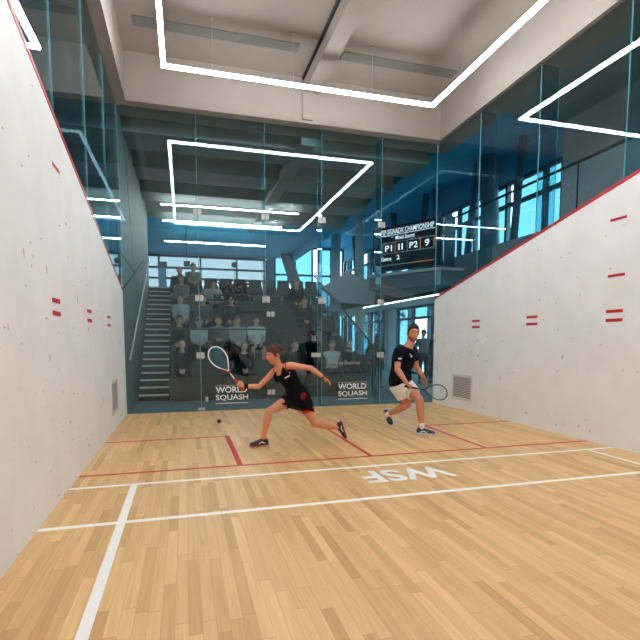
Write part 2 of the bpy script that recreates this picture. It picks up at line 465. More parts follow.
# ------------------------------------------------------------------ glass walls
def quad_panel(name, pts, ext, mat=None, parent=None):
    """a sheet of glass: two clear faces, four pale cut edges"""
    bm = prism(bmesh.new(), pts, ext, 1)
    e = V(ext).normalized()
    bm.normal_update(); bmesh.ops.recalc_face_normals(bm, faces=bm.faces)
    for f in bm.faces:
        if abs(f.normal.dot(e)) > .9: f.material_index = 0
    return obj(name, bm, [mat or M['glass'], M['glass_edge']], parent)
joints = [0.0, 1.365, 2.655, 3.815, 5.12, 6.4]
G = .006
bp = []
for i in range(5):
    x0, x1 = joints[i] + G / 2, joints[i + 1] - G / 2
    if i == 2:
        p = quad_panel('window_3', [(x0, 0, 2.19), (x1, 0, 2.19), (x1, 0, GH), (x0, 0, GH)], (0, .012, 0))
        d = struct(quad_panel('door_1', [(x0 + .003, 0, .006), (x1 - .003, 0, .006), (x1 - .003, 0, 2.183), (x0 + .003, 0, 2.183)], (0, .012, 0)))
    else:
        p = quad_panel('window_%d' % (i + 1), [(x0, 0, 0), (x1, 0, 0), (x1, 0, GH), (x0, 0, GH)], (0, .012, 0))
    struct(p); bp.append(p)
for i in range(1, 5):
    x = joints[i]
    quad_panel('glass_fin', [(x - .006, .014, 2.2 if i == 2 else 0.0), (x - .006, .36, 2.2 if i == 2 else 0.0), (x - .006, .36, GH), (x - .006, .014, GH)], (.012, 0, 0), M['fin'], bp[i - 1])
def fitting(parent, x, z, w=.15, h=.115, two=True):
    bm = bmesh.new()
    for y0, y1 in ((-.014, 0), (.012, .026)):
        if two:
            box(bm, x - w / 2, x - .008, y0, y1, z - h / 2, z + h / 2, 0, .003); box(bm, x + .008, x + w / 2, y0, y1, z - h / 2, z + h / 2, 0, .003)
        else: box(bm, x - w / 2, x + w / 2, y0, y1, z - h / 2, z + h / 2, 0, .003)
    obj('patch_fitting', bm, M['metal'], parent)
for x, z, p in ((1.365, 3.8, bp[0]), (1.365, 2.19, bp[0]), (1.365, 1.09, bp[0]), (2.655, 3.795, bp[1]), (2.655, 2.19, bp[1]), (3.815, 3.81, bp[3]), (3.815, 2.19, bp[3]), (5.12, 3.8, bp[3]), (5.12, 2.19, bp[3]), (5.12, 1.07, bp[3])): fitting(p, x, z)
fitting(d, 2.745, 1.905, .15, .1); fitting(d, 2.745, .335, .15, .1); fitting(d, 3.69, 1.08, .2, .085, False)
fitting(bp[0], 1.365, .045, .13, .05); fitting(bp[1], 1.47, .235, .055, .09, False)
# lettering on the glass
for p, x0, w in ((bp[1], 1.64, .635), (bp[3], 4.17, .65)):
    text('lettering', 'WORLD', M['decal_white'], p, (x0, -.001, .345), (1, 0, 0), (0, 0, 1), w * .97, .125, .022, .001)
    text('lettering', 'SQUASH', M['decal_white'], p, (x0, -.001, .185), (1, 0, 0), (0, 0, 1), w, .125, .022, .001)
    obj('lettering_rule', B(x0, x0 + w, -.002, -.001, .135, .147), M['decal_white'], p)
    obj('lettering_rule', B(x0, x0 + w, -.002, -.001, .492, .497), M['decal_white'], p)
text('lettering', 'WSF', M['decal_dark'], bp[1], (1.715, -.001, 2.305), (1, 0, 0), (0, 0, 1), .63, .2, .035, .001)
text('lettering', 'SQUASH', M['decal_dark'], bp[1], (1.63, -.001, 2.135), (1, 0, 0), (0, 0, 1), .76, .135, .03, .001)
obj('lettering_rule', B(1.7, 2.33, -.002, -.001, 2.082, 2.094), M['decal_dark'], bp[1])

n = 6
ys = [0, -1.55, -3.1, -4.65, -6.2, -7.8, -CL]
for side, x, ex in ((0, -.012, .012), (1, CW, .012)):
    for a, b in zip(ys, ys[1:]):
        a2, b2 = a - G / 2, b + G / 2
        w = struct(quad_panel('window_%d' % n, [(x, a2, rz(a2) + .034), (x, b2, rz(b2) + .034), (x, b2, GH), (x, a2, GH)], (ex, 0, 0))); n += 1
        if b > -9:
            xf0, xf1 = (CW + .014, CW + .34) if side else (-.34, -.014)
            quad_panel('glass_fin', [(xf0, b - .006, rz(b) + .04), (xf1, b - .006, rz(b) + .04), (xf1, b - .006, GH), (xf0, b - .006, GH)], (0, .012, 0), M['fin'], w)

# ------------------------------------------------------------------ pendant light ring over the court
PX0, PX1, PY0, PY1, PZ = .86, 5.46, -8.9, -1.46, 5.585
t = thing('pendant_light', 'large rectangular white led pendant hung in the court ceiling', 'pendant light', ((PX0 + PX1) / 2, (PY0 + PY1) / 2, PZ))
hw = .031
segs = [(PX0 - hw, PX1 + hw, PY1 - hw, PY1 + hw), (PX0 - hw, PX1 + hw, PY0 - hw, PY0 + hw), (PX0 - hw, PX0 + hw, PY0 + hw, PY1 - hw), (PX1 - hw, PX1 + hw, PY0 + hw, PY1 - hw)]
for a in segs:
    obj('light_tube', B(*a, PZ - .015, PZ + .02), M['tube'], t)
    obj('channel', B(*a, PZ + .02, PZ + .045), M['alu'], t)
for x, y in ((PX0, -2.4), (PX1, -2.4), (1.6, PY1), (4.3, PY1), (PX0, -5.2), (PX1, -5.2), (PX0, -8), (PX1, -8), (2.9, PY1), (1.6, PY0), (4.3, PY0)):
    bm = tube(bmesh.new(), [(x, y, PZ + .045), (x, y, 6.4)], .004, 6, round_ends=False); box(bm, x - .02, x + .02, y - .02, y + .02, 6.385, 6.4)
    obj('cable', bm, M['alu'], t)

# ------------------------------------------------------------------ lobby shell
struct(obj('floor_lobby', B(-4.2, 10.2, .0, 17.2, -.12, 0), M['lobby_floor']))
struct(obj('floor_side_passage', B(-4.2, 0, -CL, 0, -.12, 0), M['lobby_floor']))
struct(obj('floor_right_passage', B(CW, 10.2, -CL, 0, -.12, 0), M['lobby_floor']))
struct(obj('ceiling_lobby', B(-.45, 6.7, .45, 8.9, 5.9, 6.1), M['lobby_ceil']))
bm = B(-4.2, 6.7, 8.9, 17.2, 5.9, 6.1); box(bm, -4.2, -.45, -CL, 8.9, 5.9, 6.1)
struct(obj('ceiling_upper', bm, M['daylight_blue']))
struct(obj('ceiling_passage', B(6.95, 10.2, -CL, .4, 6.6, 6.8), M['lobby_ceil']))
bm = B(6.95, 10.2, .4, 17.2, 6.6, 6.8); box(bm, 6.7, 6.95, .45, 17.2, 5.62, 6.8)
struct(obj('ceiling_gallery', bm, M['daylight_blue']))
k = 4
for i in range(4):
    y = .95 + 2.0 * i
    struct(obj('trim_%d' % k, B(-.12, 6.7, y, y + .95, 5.5, 5.9), M['lobby_ceil'])); k += 1
struct(obj('trim_%d' % k, B(3.5, 3.8, .45, 8.9, 5.42, 5.62), M['lobby_ceil'])); k += 1
struct(obj('wall_passage', B(-4.2, -4.0, -CL, 17.2, 0, 6.1), M['blue_wall']))
# panelled wall beside the stairs, with diagonal seams
bm = B(-.16, 0, .015, 7.3, 0, 5.86)
for a, b in (((0, .0, 2.955), (0, 2.3, 2.944)), ((0, .02, 2.33), (0, 5.2, 3.64)), ((0, 2.3, 2.944), (0, 4.6, 1.9)), ((0, .9, 5.8), (0, 2.3, 2.944))):
    a, b = V(a), V(b); dd = (b - a)
    obox(bm, (a + b) / 2, (.003, 0, 0), dd / 2, V((1, 0, 0)).cross(dd.normalized()) * .014, 1)
struct(obj('wall_stair', bm, [M['lobby_dark'], M['seam']]))

# ------------------------------------------------------------------ windows of the building
def window_wall(name, plane, c, a0, a1, z0, z1, steps, trans, depth=.12, tint='pane_tint'):
    """frame with mullions and transoms along an axis-parallel plane; panes alternate tinted and clear"""
    fr, pn = bmesh.new(), bmesh.new()
    def bb(bm, u0, u1, w0, w1, d, mi=0):
        if plane == 'x': box(bm, c - d, c + d, u0, u1, w0, w1, mi)
        else: box(bm, u0, u1, c - d, c + d, w0, w1, mi)
    u = a0; i = 0; cuts = [a0]
    while u < a1 - .2:
        u = min(a1, u + steps[i % len(steps)]); cuts.append(u); i += 1
    zs = [z0] + trans + [z1]
    for z in zs: bb(fr, a0, a1, z - .05, z + .05, depth / 2)
    for u in cuts: bb(fr, u - .045, u + .045, z0, z1, depth / 2 + .01)
    for j, (u0, u1) in enumerate(zip(cuts, cuts[1:])):
        for q, (w0, w1) in enumerate(zip(zs, zs[1:])):
            clear = (u1 - u0) < .6 or (j * 7 + q * 3) % 11 == 4
            bb(pn, u0 + .045, u1 - .045, w0 + .05, w1 - .05, .006, 1 if clear else 0)
    w = struct(obj(name, fr, M['frame']))
    struct(obj('glazing', pn, [M[tint], M['pane_clear'] if tint == 'pane_tint' else M[tint]], w))
window_wall('window_%d' % n, 'x', 10.08, .4, 17, 3.62, 5.8, [.62, 1.15, .34, 1.2, .36, .95], [4.15, 5.2]); n += 1
window_wall('window_%d' % n, 'x', 10.08, -.6, 17, .06, 2.7, [1.1, .32, 1.3, .36], [2.25]); n += 1
window_wall('window_%d' % n, 'y', 17.08, 6.0, 9.95, .06, 6.5, [.75, .4, 1.0, .36], [3.0, 5.0]); n += 1
window_wall('window_%d' % n, 'y', 17.08, -3.6, 5.5, 3.15, 5.75, [1.9, 1.6, 2.1], [4.6, 5.15], tint='pane_far'); n += 1
bm = B(10.0, 10.2, -CL, .4, 2.75, 6.8); box(bm, 10.0, 10.2, -CL, -.6, 0, 2.75); struct(obj('wall_right_passage', bm, M['concrete']))
bm = B(10.0, 10.2, .4, 17.2, 2.75, 3.57); box(bm, 10.0, 10.2, .4, 17.2, 5.84, 6.8)
struct(obj('wall_window_side', bm, M['daylight_blue']))
bm = B(-4.2, 6.0, 17.0, 17.2, 0, 3.1); box(bm, -4.2, 6.0, 17.0, 17.2, 5.8, 6.6); box(bm, 5.55, 5.95, 17.0, 17.2, 3.1, 5.8); box(bm, -4.2, -3.65, 17.0, 17.2, 3.1, 5.8); box(bm, 5.95, 10, 17.0, 17.2, 6.55, 6.8)
struct(obj('wall_far', bm, M['blue_wall']))
# sloping steel columns along the gallery windows
spec = [(1.62, 1.30, .10), (2.45, 2.75, .25), (3.85, 3.25, .11), (5.2, 5.75, .12), (7.0, 6.4, .12), (8.6, 9.2, .14), (11.0, 10.4, .14), (13.2, 13.9, .16)]
wd = ['slim steel strut leaning by the right window beside the solid wall', 'thick round sloping column in the right gallery window', 'slim leaning steel strut between the thick gallery column and the scoreboard']
for i, (yb, yt, r) in enumerate(spec):
    bm = tube(bmesh.new(), [(9.55, yb, 3.05), (9.55, yt, 6.6)], r, 20, round_ends=False)
    o = obj('sloping_column', bm, M['blue_steel'], None, smooth=False)
    tag(o, wd[i] if i < 3 else 'sloping steel column by the gallery windows behind the scoreboard', 'column', None if i < 3 else 'sloping columns behind the scoreboard')
bm = tube(bmesh.new(), [(7.35, 15.9, 3.05), (6.15, 15.9, 6.6)], .3, 24, round_ends=False)
tag(obj('sloping_column', bm, M['concrete2'], None), 'thick grey column leaning left beyond the top row of stand seats', 'column')
for x, y, z0, z1, r, l in ((8.37, 10.0, 0, 6.6, .2, 'round pale concrete column rising left of the scoreboard, nearer of two'), (8.45, 13.6, 0, 6.6, .24, 'round pale concrete column further back, left of the scoreboard')):
    o = tag(obj('concrete_column', tube(bmesh.new(), [(x, y, z0), (x, y, z1)], r, 28, round_ends=False), M['concrete'], None), l, 'column')
tag(obj('window_pier', B(9.6, 9.95, 9.7, 10.1, 0, 2.72), M['concrete']), 'square pale pier against the lower windows behind the man in white shorts', 'pier')

# gallery on the right, upper floor at the back
bm = B(8.0, 10.0, -CL, 17.0, 2.74, 3.05)
struct(obj('floor_gallery', bm, M['concrete']))
struct(obj('trim_%d' % k, B(7.95, 8.1, -CL, 2.6, 2.72, 3.55), M['concrete2'])); k += 1
# handrail over the parapet
t = thing('gallery_handrail', 'thin dark handrail above the grey gallery parapet at right', 'handrail', (8.02, -2, 3.55))
obj('rail', tube(bmesh.new(), [(8.02, -CL, 4.62), (8.02, 2.6, 4.6)], .028, 10), M['black'], t)
for y in (-8.4, -6.2, -4.2, -2.2, -.2, 1.6):
    obj('post', tube(bmesh.new(), [(8.02, y, 3.55), (8.02, y, 4.6)], .014, 8, round_ends=False), M['black'], t)
# balcony that carries the scoreboard
BD = V((-.512, .859, 0)); BN = V((-.859, -.512, 0)); BP = V((7.3, 1.36, 0))
L = BP + BD * 2.25
bm = prism(bmesh.new(), [(7.30, 1.36, 2.78), (L.x, L.y, 2.78), (7.95, 5.0, 2.78), (7.95, 1.36, 2.78)], (0, 0, .36))
struct(obj('trim_%d' % k, bm, M['concrete2'])); k += 1
bm = prism(bmesh.new(), [(7.26, 1.32, 3.14), (L.x - .05, L.y + .03, 3.14), (7.95, 5.0, 3.14), (7.95, 1.32, 3.14)], (0, 0, .07))
struct(obj('trim_%d' % k, bm, M['concrete'])); k += 1
bm = prism(bmesh.new(), [(5.973, 7.5, 3.315), (7.055, 7.5, 3.874), (9.431, 7.5, 3.073), (9.9, 7.5, 2.9), (9.0, 7.5, 2.70), (6.668, 7.5, 2.785)], (0, .3, 0))
struct(obj('trim_%d' % k, bm, M['concrete'])); k += 1
bm = prism(bmesh.new(), [(8.0, 2.6, 2.74), (8.0, 11.5, 2.74), (8.0, 11.5, 3.55), (8.0, 4.6, 3.05), (8.0, 2.6, 3.05)], (.12, 0, 0))
struct(obj('trim_%d' % k, bm, M['concrete'])); k += 1

# scoreboard
t = thing('scoreboard', 'dark electronic scoreboard standing on the balcony corner at right', 'scoreboard', (BP.x, BP.y, 3.21))
bw, bh, bz = 2.12, 1.16, 3.28
ctr = BP + BD * (bw / 2)
obj('casing', obox(bmesh.new(), ctr + V((0, 0, bz + bh / 2)) - BN * .06, BD * (bw / 2), BN * .055, V((0, 0, bh / 2 + .01))), M['black'], t)
obj('side_fin', obox(bmesh.new(), BP - BD * .1 + V((0, 0, bz + bh / 2)) - BN * .25, BD * .02, BN * .25, V((0, 0, bh / 2 + .06))), M['frame'], t)
obj('screen', obox(bmesh.new(), ctr + V((0, 0, bz + bh / 2)) - BN * .002, BD * (bw / 2 - .02), BN * .004, V((0, 0, bh / 2 - .015))), M['screen'], t)
for q in (.3, 1.8):
    obj('foot', obox(bmesh.new(), BP + BD * q + V((0, 0, 3.245)) - BN * .08, BD * .06, BN * .05, V((0, 0, .035))), M['black'], t)
RD = -BD                                        # reading direction, left to right
def bpt(u, w, out=.004): return BP + BD * (bw - u) + V((0, 0, bz + w)) + BN * out
def btext(s, u, w, wd, ht, bold=.01, mat='score_txt'): text('lettering', s, M[mat], t, bpt(u, w), RD, UP, wd, ht, bold, .003)
btext('WSP-SIGNADX CHAMPIONSHIP', .20, .955, 1.72, .135, .004)
btext('Mout Score:', .76, .79, .60, .11)
btext('P1', .42, .51, .23, .16); btext('1', .85, .51, .045, .16, .0); btext('1', .95, .51, .045, .16, .0); btext('P2', 1.20, .51, .25, .16); btext('9', 1.66, .51, .13, .16)
btext('Game', .30, .26, .33, .105); btext('2', .80, .26, .10, .12)
def bline(u0, u1, w0, w1, mat):
    c = (bpt(u0, w0) + bpt(u1, w1)) / 2
    obj('line', obox(bmesh.new(), c, BD * abs(u1 - u0) / 2, BN * .002, V((0, 0, abs(w1 - w0) / 2))), M[mat], t)
bline(.16, 1.96, .925, .937, 'score_txt'); bline(.3, 1.3, .13, .138, 'score_dim'); bline(1.3, 1.93, .13, .145, 'score_org')
for u0, u1 in ((.34, .74), (.74, 1.12), (1.12, 1.52), (1.52, 1.92)):
    bline(u0, u1, .44, .45, 'score_dim'); bline(u0, u1, .73, .74, 'score_dim')
for u, m_ in ((.33, 'score_dim'), (.74, 'score_org'), (1.12, 'score_dim'), (1.52, 'score_org'), (1.92, 'score_org')): bline(u, u + .016, .44, .74, m_)

# linear lights of the lobby
for y, x0, x1, w, l in ((5.585, .5, 4.65, .006, 'thin linear lobby light, nearest of the row beyond the glass'), (7.6, .48, 4.5, .019, 'white linear lobby light, second of the row beyond the glass'), (11.1, .40, 4.42, .019, 'white linear lobby light, furthest of the row beyond the glass')):
    t = thing('ceiling_light', l, 'ceiling light', ((x0 + x1) / 2, y, 5.37))
    obj('diffuser', B(x0, x1, y - w, y + w, 5.345, 5.37), M['lobby_tube'], t)
    obj('housing', B(x0, x1, y - w, y + w, 5.37, 5.42), M['alu'], t)
    for x in (x0 + .5, x1 - .5): obj('cable', tube(bmesh.new(), [(x, y, 5.42), (x, y, 5.9)], .006, 6, round_ends=False), M['alu'], t)
t = thing('ceiling_light', 'white linear light under the gallery slab behind the man', 'ceiling light', (8.15, 5.8, 2.74))
obj('diffuser', B(8.12, 8.15, 2.9, 8.9, 2.675, 2.70), M['soffit_tube'], t)
obj('housing', B(8.09, 8.18, 2.9, 8.9, 2.70, 2.74), M['alu'], t)

# upper floor behind the stand
struct(obj('floor_upper', B(-4.0, 5.6, 7.0, 17.0, 2.8, 3.08), M['lobby_floor']))
t = thing('display_panel', 'pale blue upright display panel at the top of the stairs', 'display panel', (.33, 10, 3.08))
obj('panel', B(.2, .47, 9.95, 10.05, 3.08, 4.12), M['blue_wall'], t); obj('header', B(.17, .50, 9.93, 10.07, 4.12, 4.36), M['frame'], t)
t = thing('hanging_monitor', 'small black monitor hung over the standing spectator', 'monitor', (1.24, 10, 4.33))
obj('monitor_case', B(1.12, 1.36, 9.97, 10.03, 4.22, 4.43, 0, .01), M['black'], t); obj('bracket', tube(bmesh.new(), [(1.24, 10, 4.43), (1.24, 10, 5.9)], .012, 8), M['black'], t)
t = thing('round_sign', 'small round black sign on a post behind the top row', 'sign', (3.05, 10, 3.08))
obj('disc', tube(bmesh.new(), [(3.05, 9.97, 4.36), (3.05, 10.03, 4.36)], .11, 20, round_ends=False), M['black'], t); obj('post', tube(bmesh.new(), [(3.05, 10.02, 3.08), (3.05, 10.02, 4.3)], .015, 8, round_ends=False), M['black'], t)

# ------------------------------------------------------------------ stairs
SX0, SX1, NS, SY0, SY1, SH = .03, .70, 20, 1.9, 7.0, 3.08
t = thing('staircase', 'dark straight staircase with pale nosings left of the stand', 'stairs', ((SX0 + SX1) / 2, SY0, 0))
rise, run = SH / NS, (SY1 - SY0) / NS
for i in range(NS):
    y0, z1 = SY0 + i * run, (i + 1) * rise
    s = obj('step', B(SX0, SX1, y0, SY1 if i < NS - 1 else SY1, i * rise, z1 - .001), M['stair'], t)
    obj('nosing', B(SX0 + .02, SX1, y0 - .006, y0 + .035, z1 - .042, z1), M['nosing'], s)
t = thing('stair_handrail', 'slim steel handrail climbing the panelled wall beside the stairs', 'handrail', (.05, 1.9, 0))
obj('rail', tube(bmesh.new(), [(.06, .25, 1.02), (.06, 6.9, 3.97)], .022, 10), M['alu'], t)
for y in (1.0, 3.0, 5.0, 6.6):
    z = 1.02 + (y - .25) * 2.95 / 6.65
    obj('bracket', tube(bmesh.new(), [(0, y, z - .06), (.06, y, z - .02)], .009, 8), M['alu'], t)

# ------------------------------------------------------------------ grandstand
GX0, GX1, GY, GD, GR = .72, 5.45, 1.85, .95, .62
t = thing('grandstand', 'dark stepped spectator stand behind the glass back wall', 'grandstand', ((GX0 + GX1) / 2, GY, 0))
for i in range(1, 5):
    obj('tier', B(GX0, GX1, GY + GD * i - .12, 6.98, GR * (i - 1), GR * i), M['stand'], t)
obj('tier', B(GX0, GX1, GY + .1, 6.98, .001, .008), M['stand'], t)
obj('front_panel', B(GX0, GX1, GY - .20, GY - .12, 0, .545), M['stand_front'], t)
for y, z0, z1, x1 in ((2.68, 1.64, 1.67, 4.45), (4.45, 2.5, 2.53, 4.6)):
    g = thing('guard_rail', 'thin black guard rail in front of the %s row of the stand' % ('second' if y < 3 else 'fourth'), 'guard rail', (2.5, y, z0 - 1))
    obj('rail', tube(bmesh.new(), [(GX0, y, (z0 + z1) / 2), (x1, y, (z0 + z1) / 2)], .022, 8), M['black'], g)
    zb = .62 if y < 3 else 1.86
    for x in (1.21 if y < 3 else 1.47, x1 - .02): obj('post', tube(bmesh.new(), [(x, y + .16, zb + .03), (x, y, (z0 + z1) / 2)], .014, 8), M['black'], g)
# rail with glass along the right end of the stand
t = thing('stand_end_railing', 'sloping black handrail over glass at the right end of the stand', 'railing', (5.5, 1.3, 0))
obj('rail', tube(bmesh.new(), [(5.52, 1.35, 1.24), (5.52, 5.1, 2.85), (5.52, 6.9, 3.62)], .028, 10), M['black'], t)
obj('post', tube(bmesh.new(), [(5.52, 1.35, 0), (5.52, 1.35, 1.24)], .024, 10), M['black'], t)
for y, z in ((3.4, 2.12), (5.3, 2.94), (6.85, 3.6)): obj('post', tube(bmesh.new(), [(5.52, y, 0), (5.52, y, z)], .018, 8, round_ends=False), M['black'], t)
pg = prism(bmesh.new(), [(5.516, 1.4, .15), (5.516, 1.4, 1.2), (5.516, 6.85, 3.54), (5.516, 6.85, 2.4)], (.008, 0, 0))
obj('glass_infill', pg, M['fin'], t)

# seats
def make_seat(loc):
    t = thing('stadium_seat', '', 'seat', loc)
    x, y, z = loc
    b = box(bmesh.new(), x - .22, x + .22, y - .24, y + .18, z + .36, z + .44, 0, .025); obj('cushion', b, M['seat'], t)
    p = [(-.225, .36), (.225, .36), (.225, .62), (.215, .645), (.2, .66), (.197, .85), (.18, .875), (-.18, .875), (-.197, .85), (-.2, .66), (-.215, .645), (-.225, .62)]
    b = prism(bmesh.new(), [(x + u, y + .20 + (w - .36) * .12, z + w) for u, w in p], (0, .06, 0))
    obj('backrest', b, M['seat'], t)
    b = box(bmesh.new(), x - .03, x + .03, y - .05, y + .15, z, z + .36); box(b, x - .12, x + .12, y - .1, y + .2, z, z + .015); obj('pedestal', b, M['seat_metal'], t)
    return t
RN = ['front', 'second', 'third', 'fourth', 'top']
SXS = [.98 + .475 * i for i in range(10)]
def row_y(i): return 2.3 + GD * i
seat0 = None
for i in range(5):
    for j, x in enumerate(SXS):
        if i == 0 and j == 7: continue
        lab = 'dark fabric stand seat in the %s row' % RN[i]
        loc = (x, row_y(i), GR * i + (.012 if i == 0 else .003))
        if i == 3 and j == 0: loc = (x, loc[1] - .16, loc[2])
        if seat0 is None: seat0 = make_seat(loc); s = seat0; s['label'] = lab; s['group'] = 'seats in the front row of the stand'
        else: s = dup(seat0, loc, label=lab, group='seats in the %s row of the stand' % RN[i])

# ------------------------------------------------------------------ people
MC = {}
def cm(kind, rgb):
    key = (kind, rgb)
    if key not in MC:
        c = srgb(*rgb)
        MC[key] = {'skin': lambda: pbr('skin', c, .5, var=.06, scale=25), 'cloth': lambda: pbr('cloth', c, .85, var=.1, scale=40, bump=.15, spec=.15),
                   'hair': lambda: pbr('hair', c, .6, var=.35, scale=60, bump=.4, spec=.2), 'shoe': lambda: pbr('shoe', c, .5, var=.08), 'eye': lambda: pbr('eye', c, .2, var=.02)}[kind]()
    return MC[key]

def lerp(a, b, t): return a + (b - a) * t
def ik(s, w, l1, l2, pole):
    d = w - s; L = d.length
    if L > (l1 + l2) * .995: w = s + d.normalized() * (l1 + l2) * .995; d = w - s; L = d.length
    a = (l1 * l1 - l2 * l2 + L * L) / (2 * L); h = math.sqrt(max(0, l1 * l1 - a * a)); u = d.normalized()
    p = (V(pole) - u * u.dot(V(pole))).normalized()
    return s + u * a + p * h, w

HX, HY, HZ = .074, .094, .117
def head_point(d, k=1.):
    """point of the bare head for a unit direction (x right, y forward, z up)"""
    x, y, z = d.x * HX, d.y * HY, d.z * HZ
    if d.z < 0:
        q = -d.z
        x *= 1 - .26 * q ** 1.3
        if d.y < 0: y *= 1 - .45 * q
        else: y *= 1 - .10 * q
    if d.y > 0 and d.z < -.55: y += .012 * min(1, (-d.z - .55) / .3) * d.y
    if d.y > .2:
        g = lambda cx, cz, sx, sz: math.exp(-((x - cx) / sx) ** 2 - ((z - cz) / sz) ** 2)
        y -= .010 * (g(.031, .012, .016, .011) + g(-.031, .012, .016, .011))          # eye sockets
        y += .006 * (g(.030, .032, .022, .009) + g(-.030, .032, .022, .009))          # brows
        y += .014 * g(0, .004, .009, .022) + .024 * g(0, -.020, .0115, .012)            # nose
        y += .005 * (g(.016, -.024, .008, .007) + g(-.016, -.024, .008, .007))
        y += .007 * g(0, -.047, .020, .006) + .006 * g(0, -.061, .018, .006) - .004 * g(0, -.054, .022, .003)   # lips
        y += .007 * g(0, -.092, .020, .014)                                             # chin
        y += .004 * (g(.045, -.015, .02, .02) + g(-.045, -.015, .02, .02))              # cheeks
    return V((x * k, y * k, z * k))

def add_head(bm, c, R, S, seg=56, rings=44):
    vs = bmesh.ops.create_uvsphere(bm, u_segments=seg, v_segments=rings, radius=1.)['verts']
    for v in vs: v.co = c + R @ (head_point(v.co.normalized()) * S)
    for s in (-1, 1):
        ball(bm, c + R @ (V((s * .076, -.012, -.008)) * S), (.011 * S, .019 * S, .032 * S), 12, 8, (R @ V((1, .0, 0)), R @ V((0, 1, .1)), R @ V((0, 0, 1))))

def hair_mesh(c, R, S, style):
    bm = bmesh.new()
    vs = bmesh.ops.create_uvsphere(bm, u_segments=72, v_segments=48, radius=1.)['verts']
    for v in vs:
        d = v.co.normalized()
        thr = {'short': .02 + .46 * d.y, 'bald': .0 + .9 * d.y, 'long': -.5 + 1.0 * max(d.y, 0), 'bun': -.12 + .62 * d.y if d.y > 0 else -.12 + .5 * d.y}[style]
        if style == 'short' and d.y > .55: thr = .02 + .46 * .55 + .75 * (d.y - .55)
        thr += .035 * math.sin(d.x * 31 + 2 * math.sin(d.y * 19)) + .02 * math.sin(d.x * 67 + d.y * 41)
        if style in ('short', 'bun') and abs(d.x) > .72 and -.02 < d.y < .42: thr = min(thr, -.22)
        e_ = d.z - thr; t = min(1, max(0, e_ / .10 + .2)) * (.62 + .38 * min(1, max(0, e_) / .55))
        k = lerp(.90, {'short': 1.10, 'bald': 1.012, 'long': 1.11, 'bun': 1.07}[style] + .010 * math.sin(math.atan2(d.x, d.z + .3) * 38 + 3 * d.y) * (style != 'bald'), t)
        v.co = c + R @ (head_point(d) * k * S)
    if style == 'bun':
        for p, r in ((V((0, -.105, .062)), .040), (V((.012, -.128, .048)), .026), (V((-.014, -.125, .03)), .024), (V((0, -.09, .075)), .03)): ball(bm, c + R @ (p * S), r * S, 14, 10)
    if style == 'long':
        for s in (-1, 1): tube(bm, [c + R @ (V((s * .072, -.03, .02)) * S), c + R @ (V((s * .078, -.035, -.07)) * S), c + R @ (V((s * .07, -.045, -.14)) * S)], [.03 * S, .034 * S, .02 * S], 10)
    return bm

def hand(bm, W, d, n, side, S=1., curl=(18, 22, 14), spread=.05, tcurl=.2):
    """wrist position, hand direction, palm normal, +1 right / -1 left: palm, four unequal fingers, thumb"""
    d = V(d).normalized(); n = V(n); n = (n - d * d.dot(n)).normalized(); t = (n.cross(d)) * side      # thumb side
    loft(bm, [(W - d * .02 * S, t * .024 * S, n * .019 * S), (W + d * .012 * S, t * .027 * S, n * .017 * S), (W + d * .05 * S, t * .038 * S, n * .015 * S), (W + d * .085 * S, t * .040 * S, n * .013 * S), (W + d * .095 * S, t * .034 * S, n * .009 * S)], 14)
    for i, Lf in enumerate((.074, .082, .076, .060)):
        o = .029 - .0195 * i
        p = W + (d * (.083 - .006 * abs(i - 1)) + t * o) * S
        dd = (d + t * spread * (1.3 - i)).normalized(); pts = [p - dd * .012 * S, p]; a = 0
        for q, sl in enumerate((.45, .31, .24)):
            a += math.radians(curl[q]) * (1 + .06 * i)
            p = p + (dd * math.cos(a) + n * math.sin(a)) * Lf * sl * S; pts.append(p)
        tube(bm, pts, [.0098 * S, .0096 * S, .0088 * S, .0080 * S, .0068 * S], 10)
    p0 = W + (d * .018 + t * .018 + n * .004) * S
    d1 = (d * .62 + t * .75 + n * (.15 + tcurl)).normalized(); p1 = p0 + d1 * .042 * S
    d2 = (d * .85 + t * (.35 - tcurl * .6) + n * (.2 + tcurl)).normalized(); p2 = p1 + d2 * .032 * S
    d3 = (d * .9 + t * (.15 - tcurl) + n * (.2 + tcurl * 1.3)).normalized(); p3 = p2 + d3 * .024 * S
    tube(bm, [p0, p1, p2, p3], [.015 * S, .0118 * S, .0102 * S, .0078 * S], 10)
    return t

TORSO_M = [(-.15, .095, .085), (-.06, .160, .112), (.06, .168, .116), (.2, .158, .108), (.42, .142, .100), (.62, .160, .116), (.82, .176, .118), (.93, .150, .095), (1.0, .085, .070), (1.06, .058, .060)]
TORSO_F = [(-.15, .095, .085), (-.06, .162, .115), (.06, .168, .120), (.2, .150, .106), (.42, .120, .088), (.62, .138, .104), (.76, .150, .122), (.86, .152, .105), (.94, .130, .085), (1.0, .072, .062), (1.06, .050, .053)]

def spine(J):
    """point, right and forward vectors along the trunk (0 = hips, 1 = base of the neck)"""
    P, Nk = J['pelvis'], J['neck']; mid = (P + Nk) / 2 + J.get('bend', V((0, 0, 0)))
    hr = (J['hipR'] - J['hipL']).normalized(); sr = (J['shR'] - J['shL']).normalized()
    def f(t):
        p = P * (1 - t) ** 2 + mid * 2 * t * (1 - t) + Nk * t * t
        tt = min(1, max(0, t))
        u = (lerp(P, mid, .999) - P).lerp(Nk - mid, tt).normalized()
        if t < 0: p = P + u * t * (Nk - P).length
        r = hr.lerp(sr, tt); r = (r - u * r.dot(u)).normalized()
        return p, r, u.cross(r)
    return f

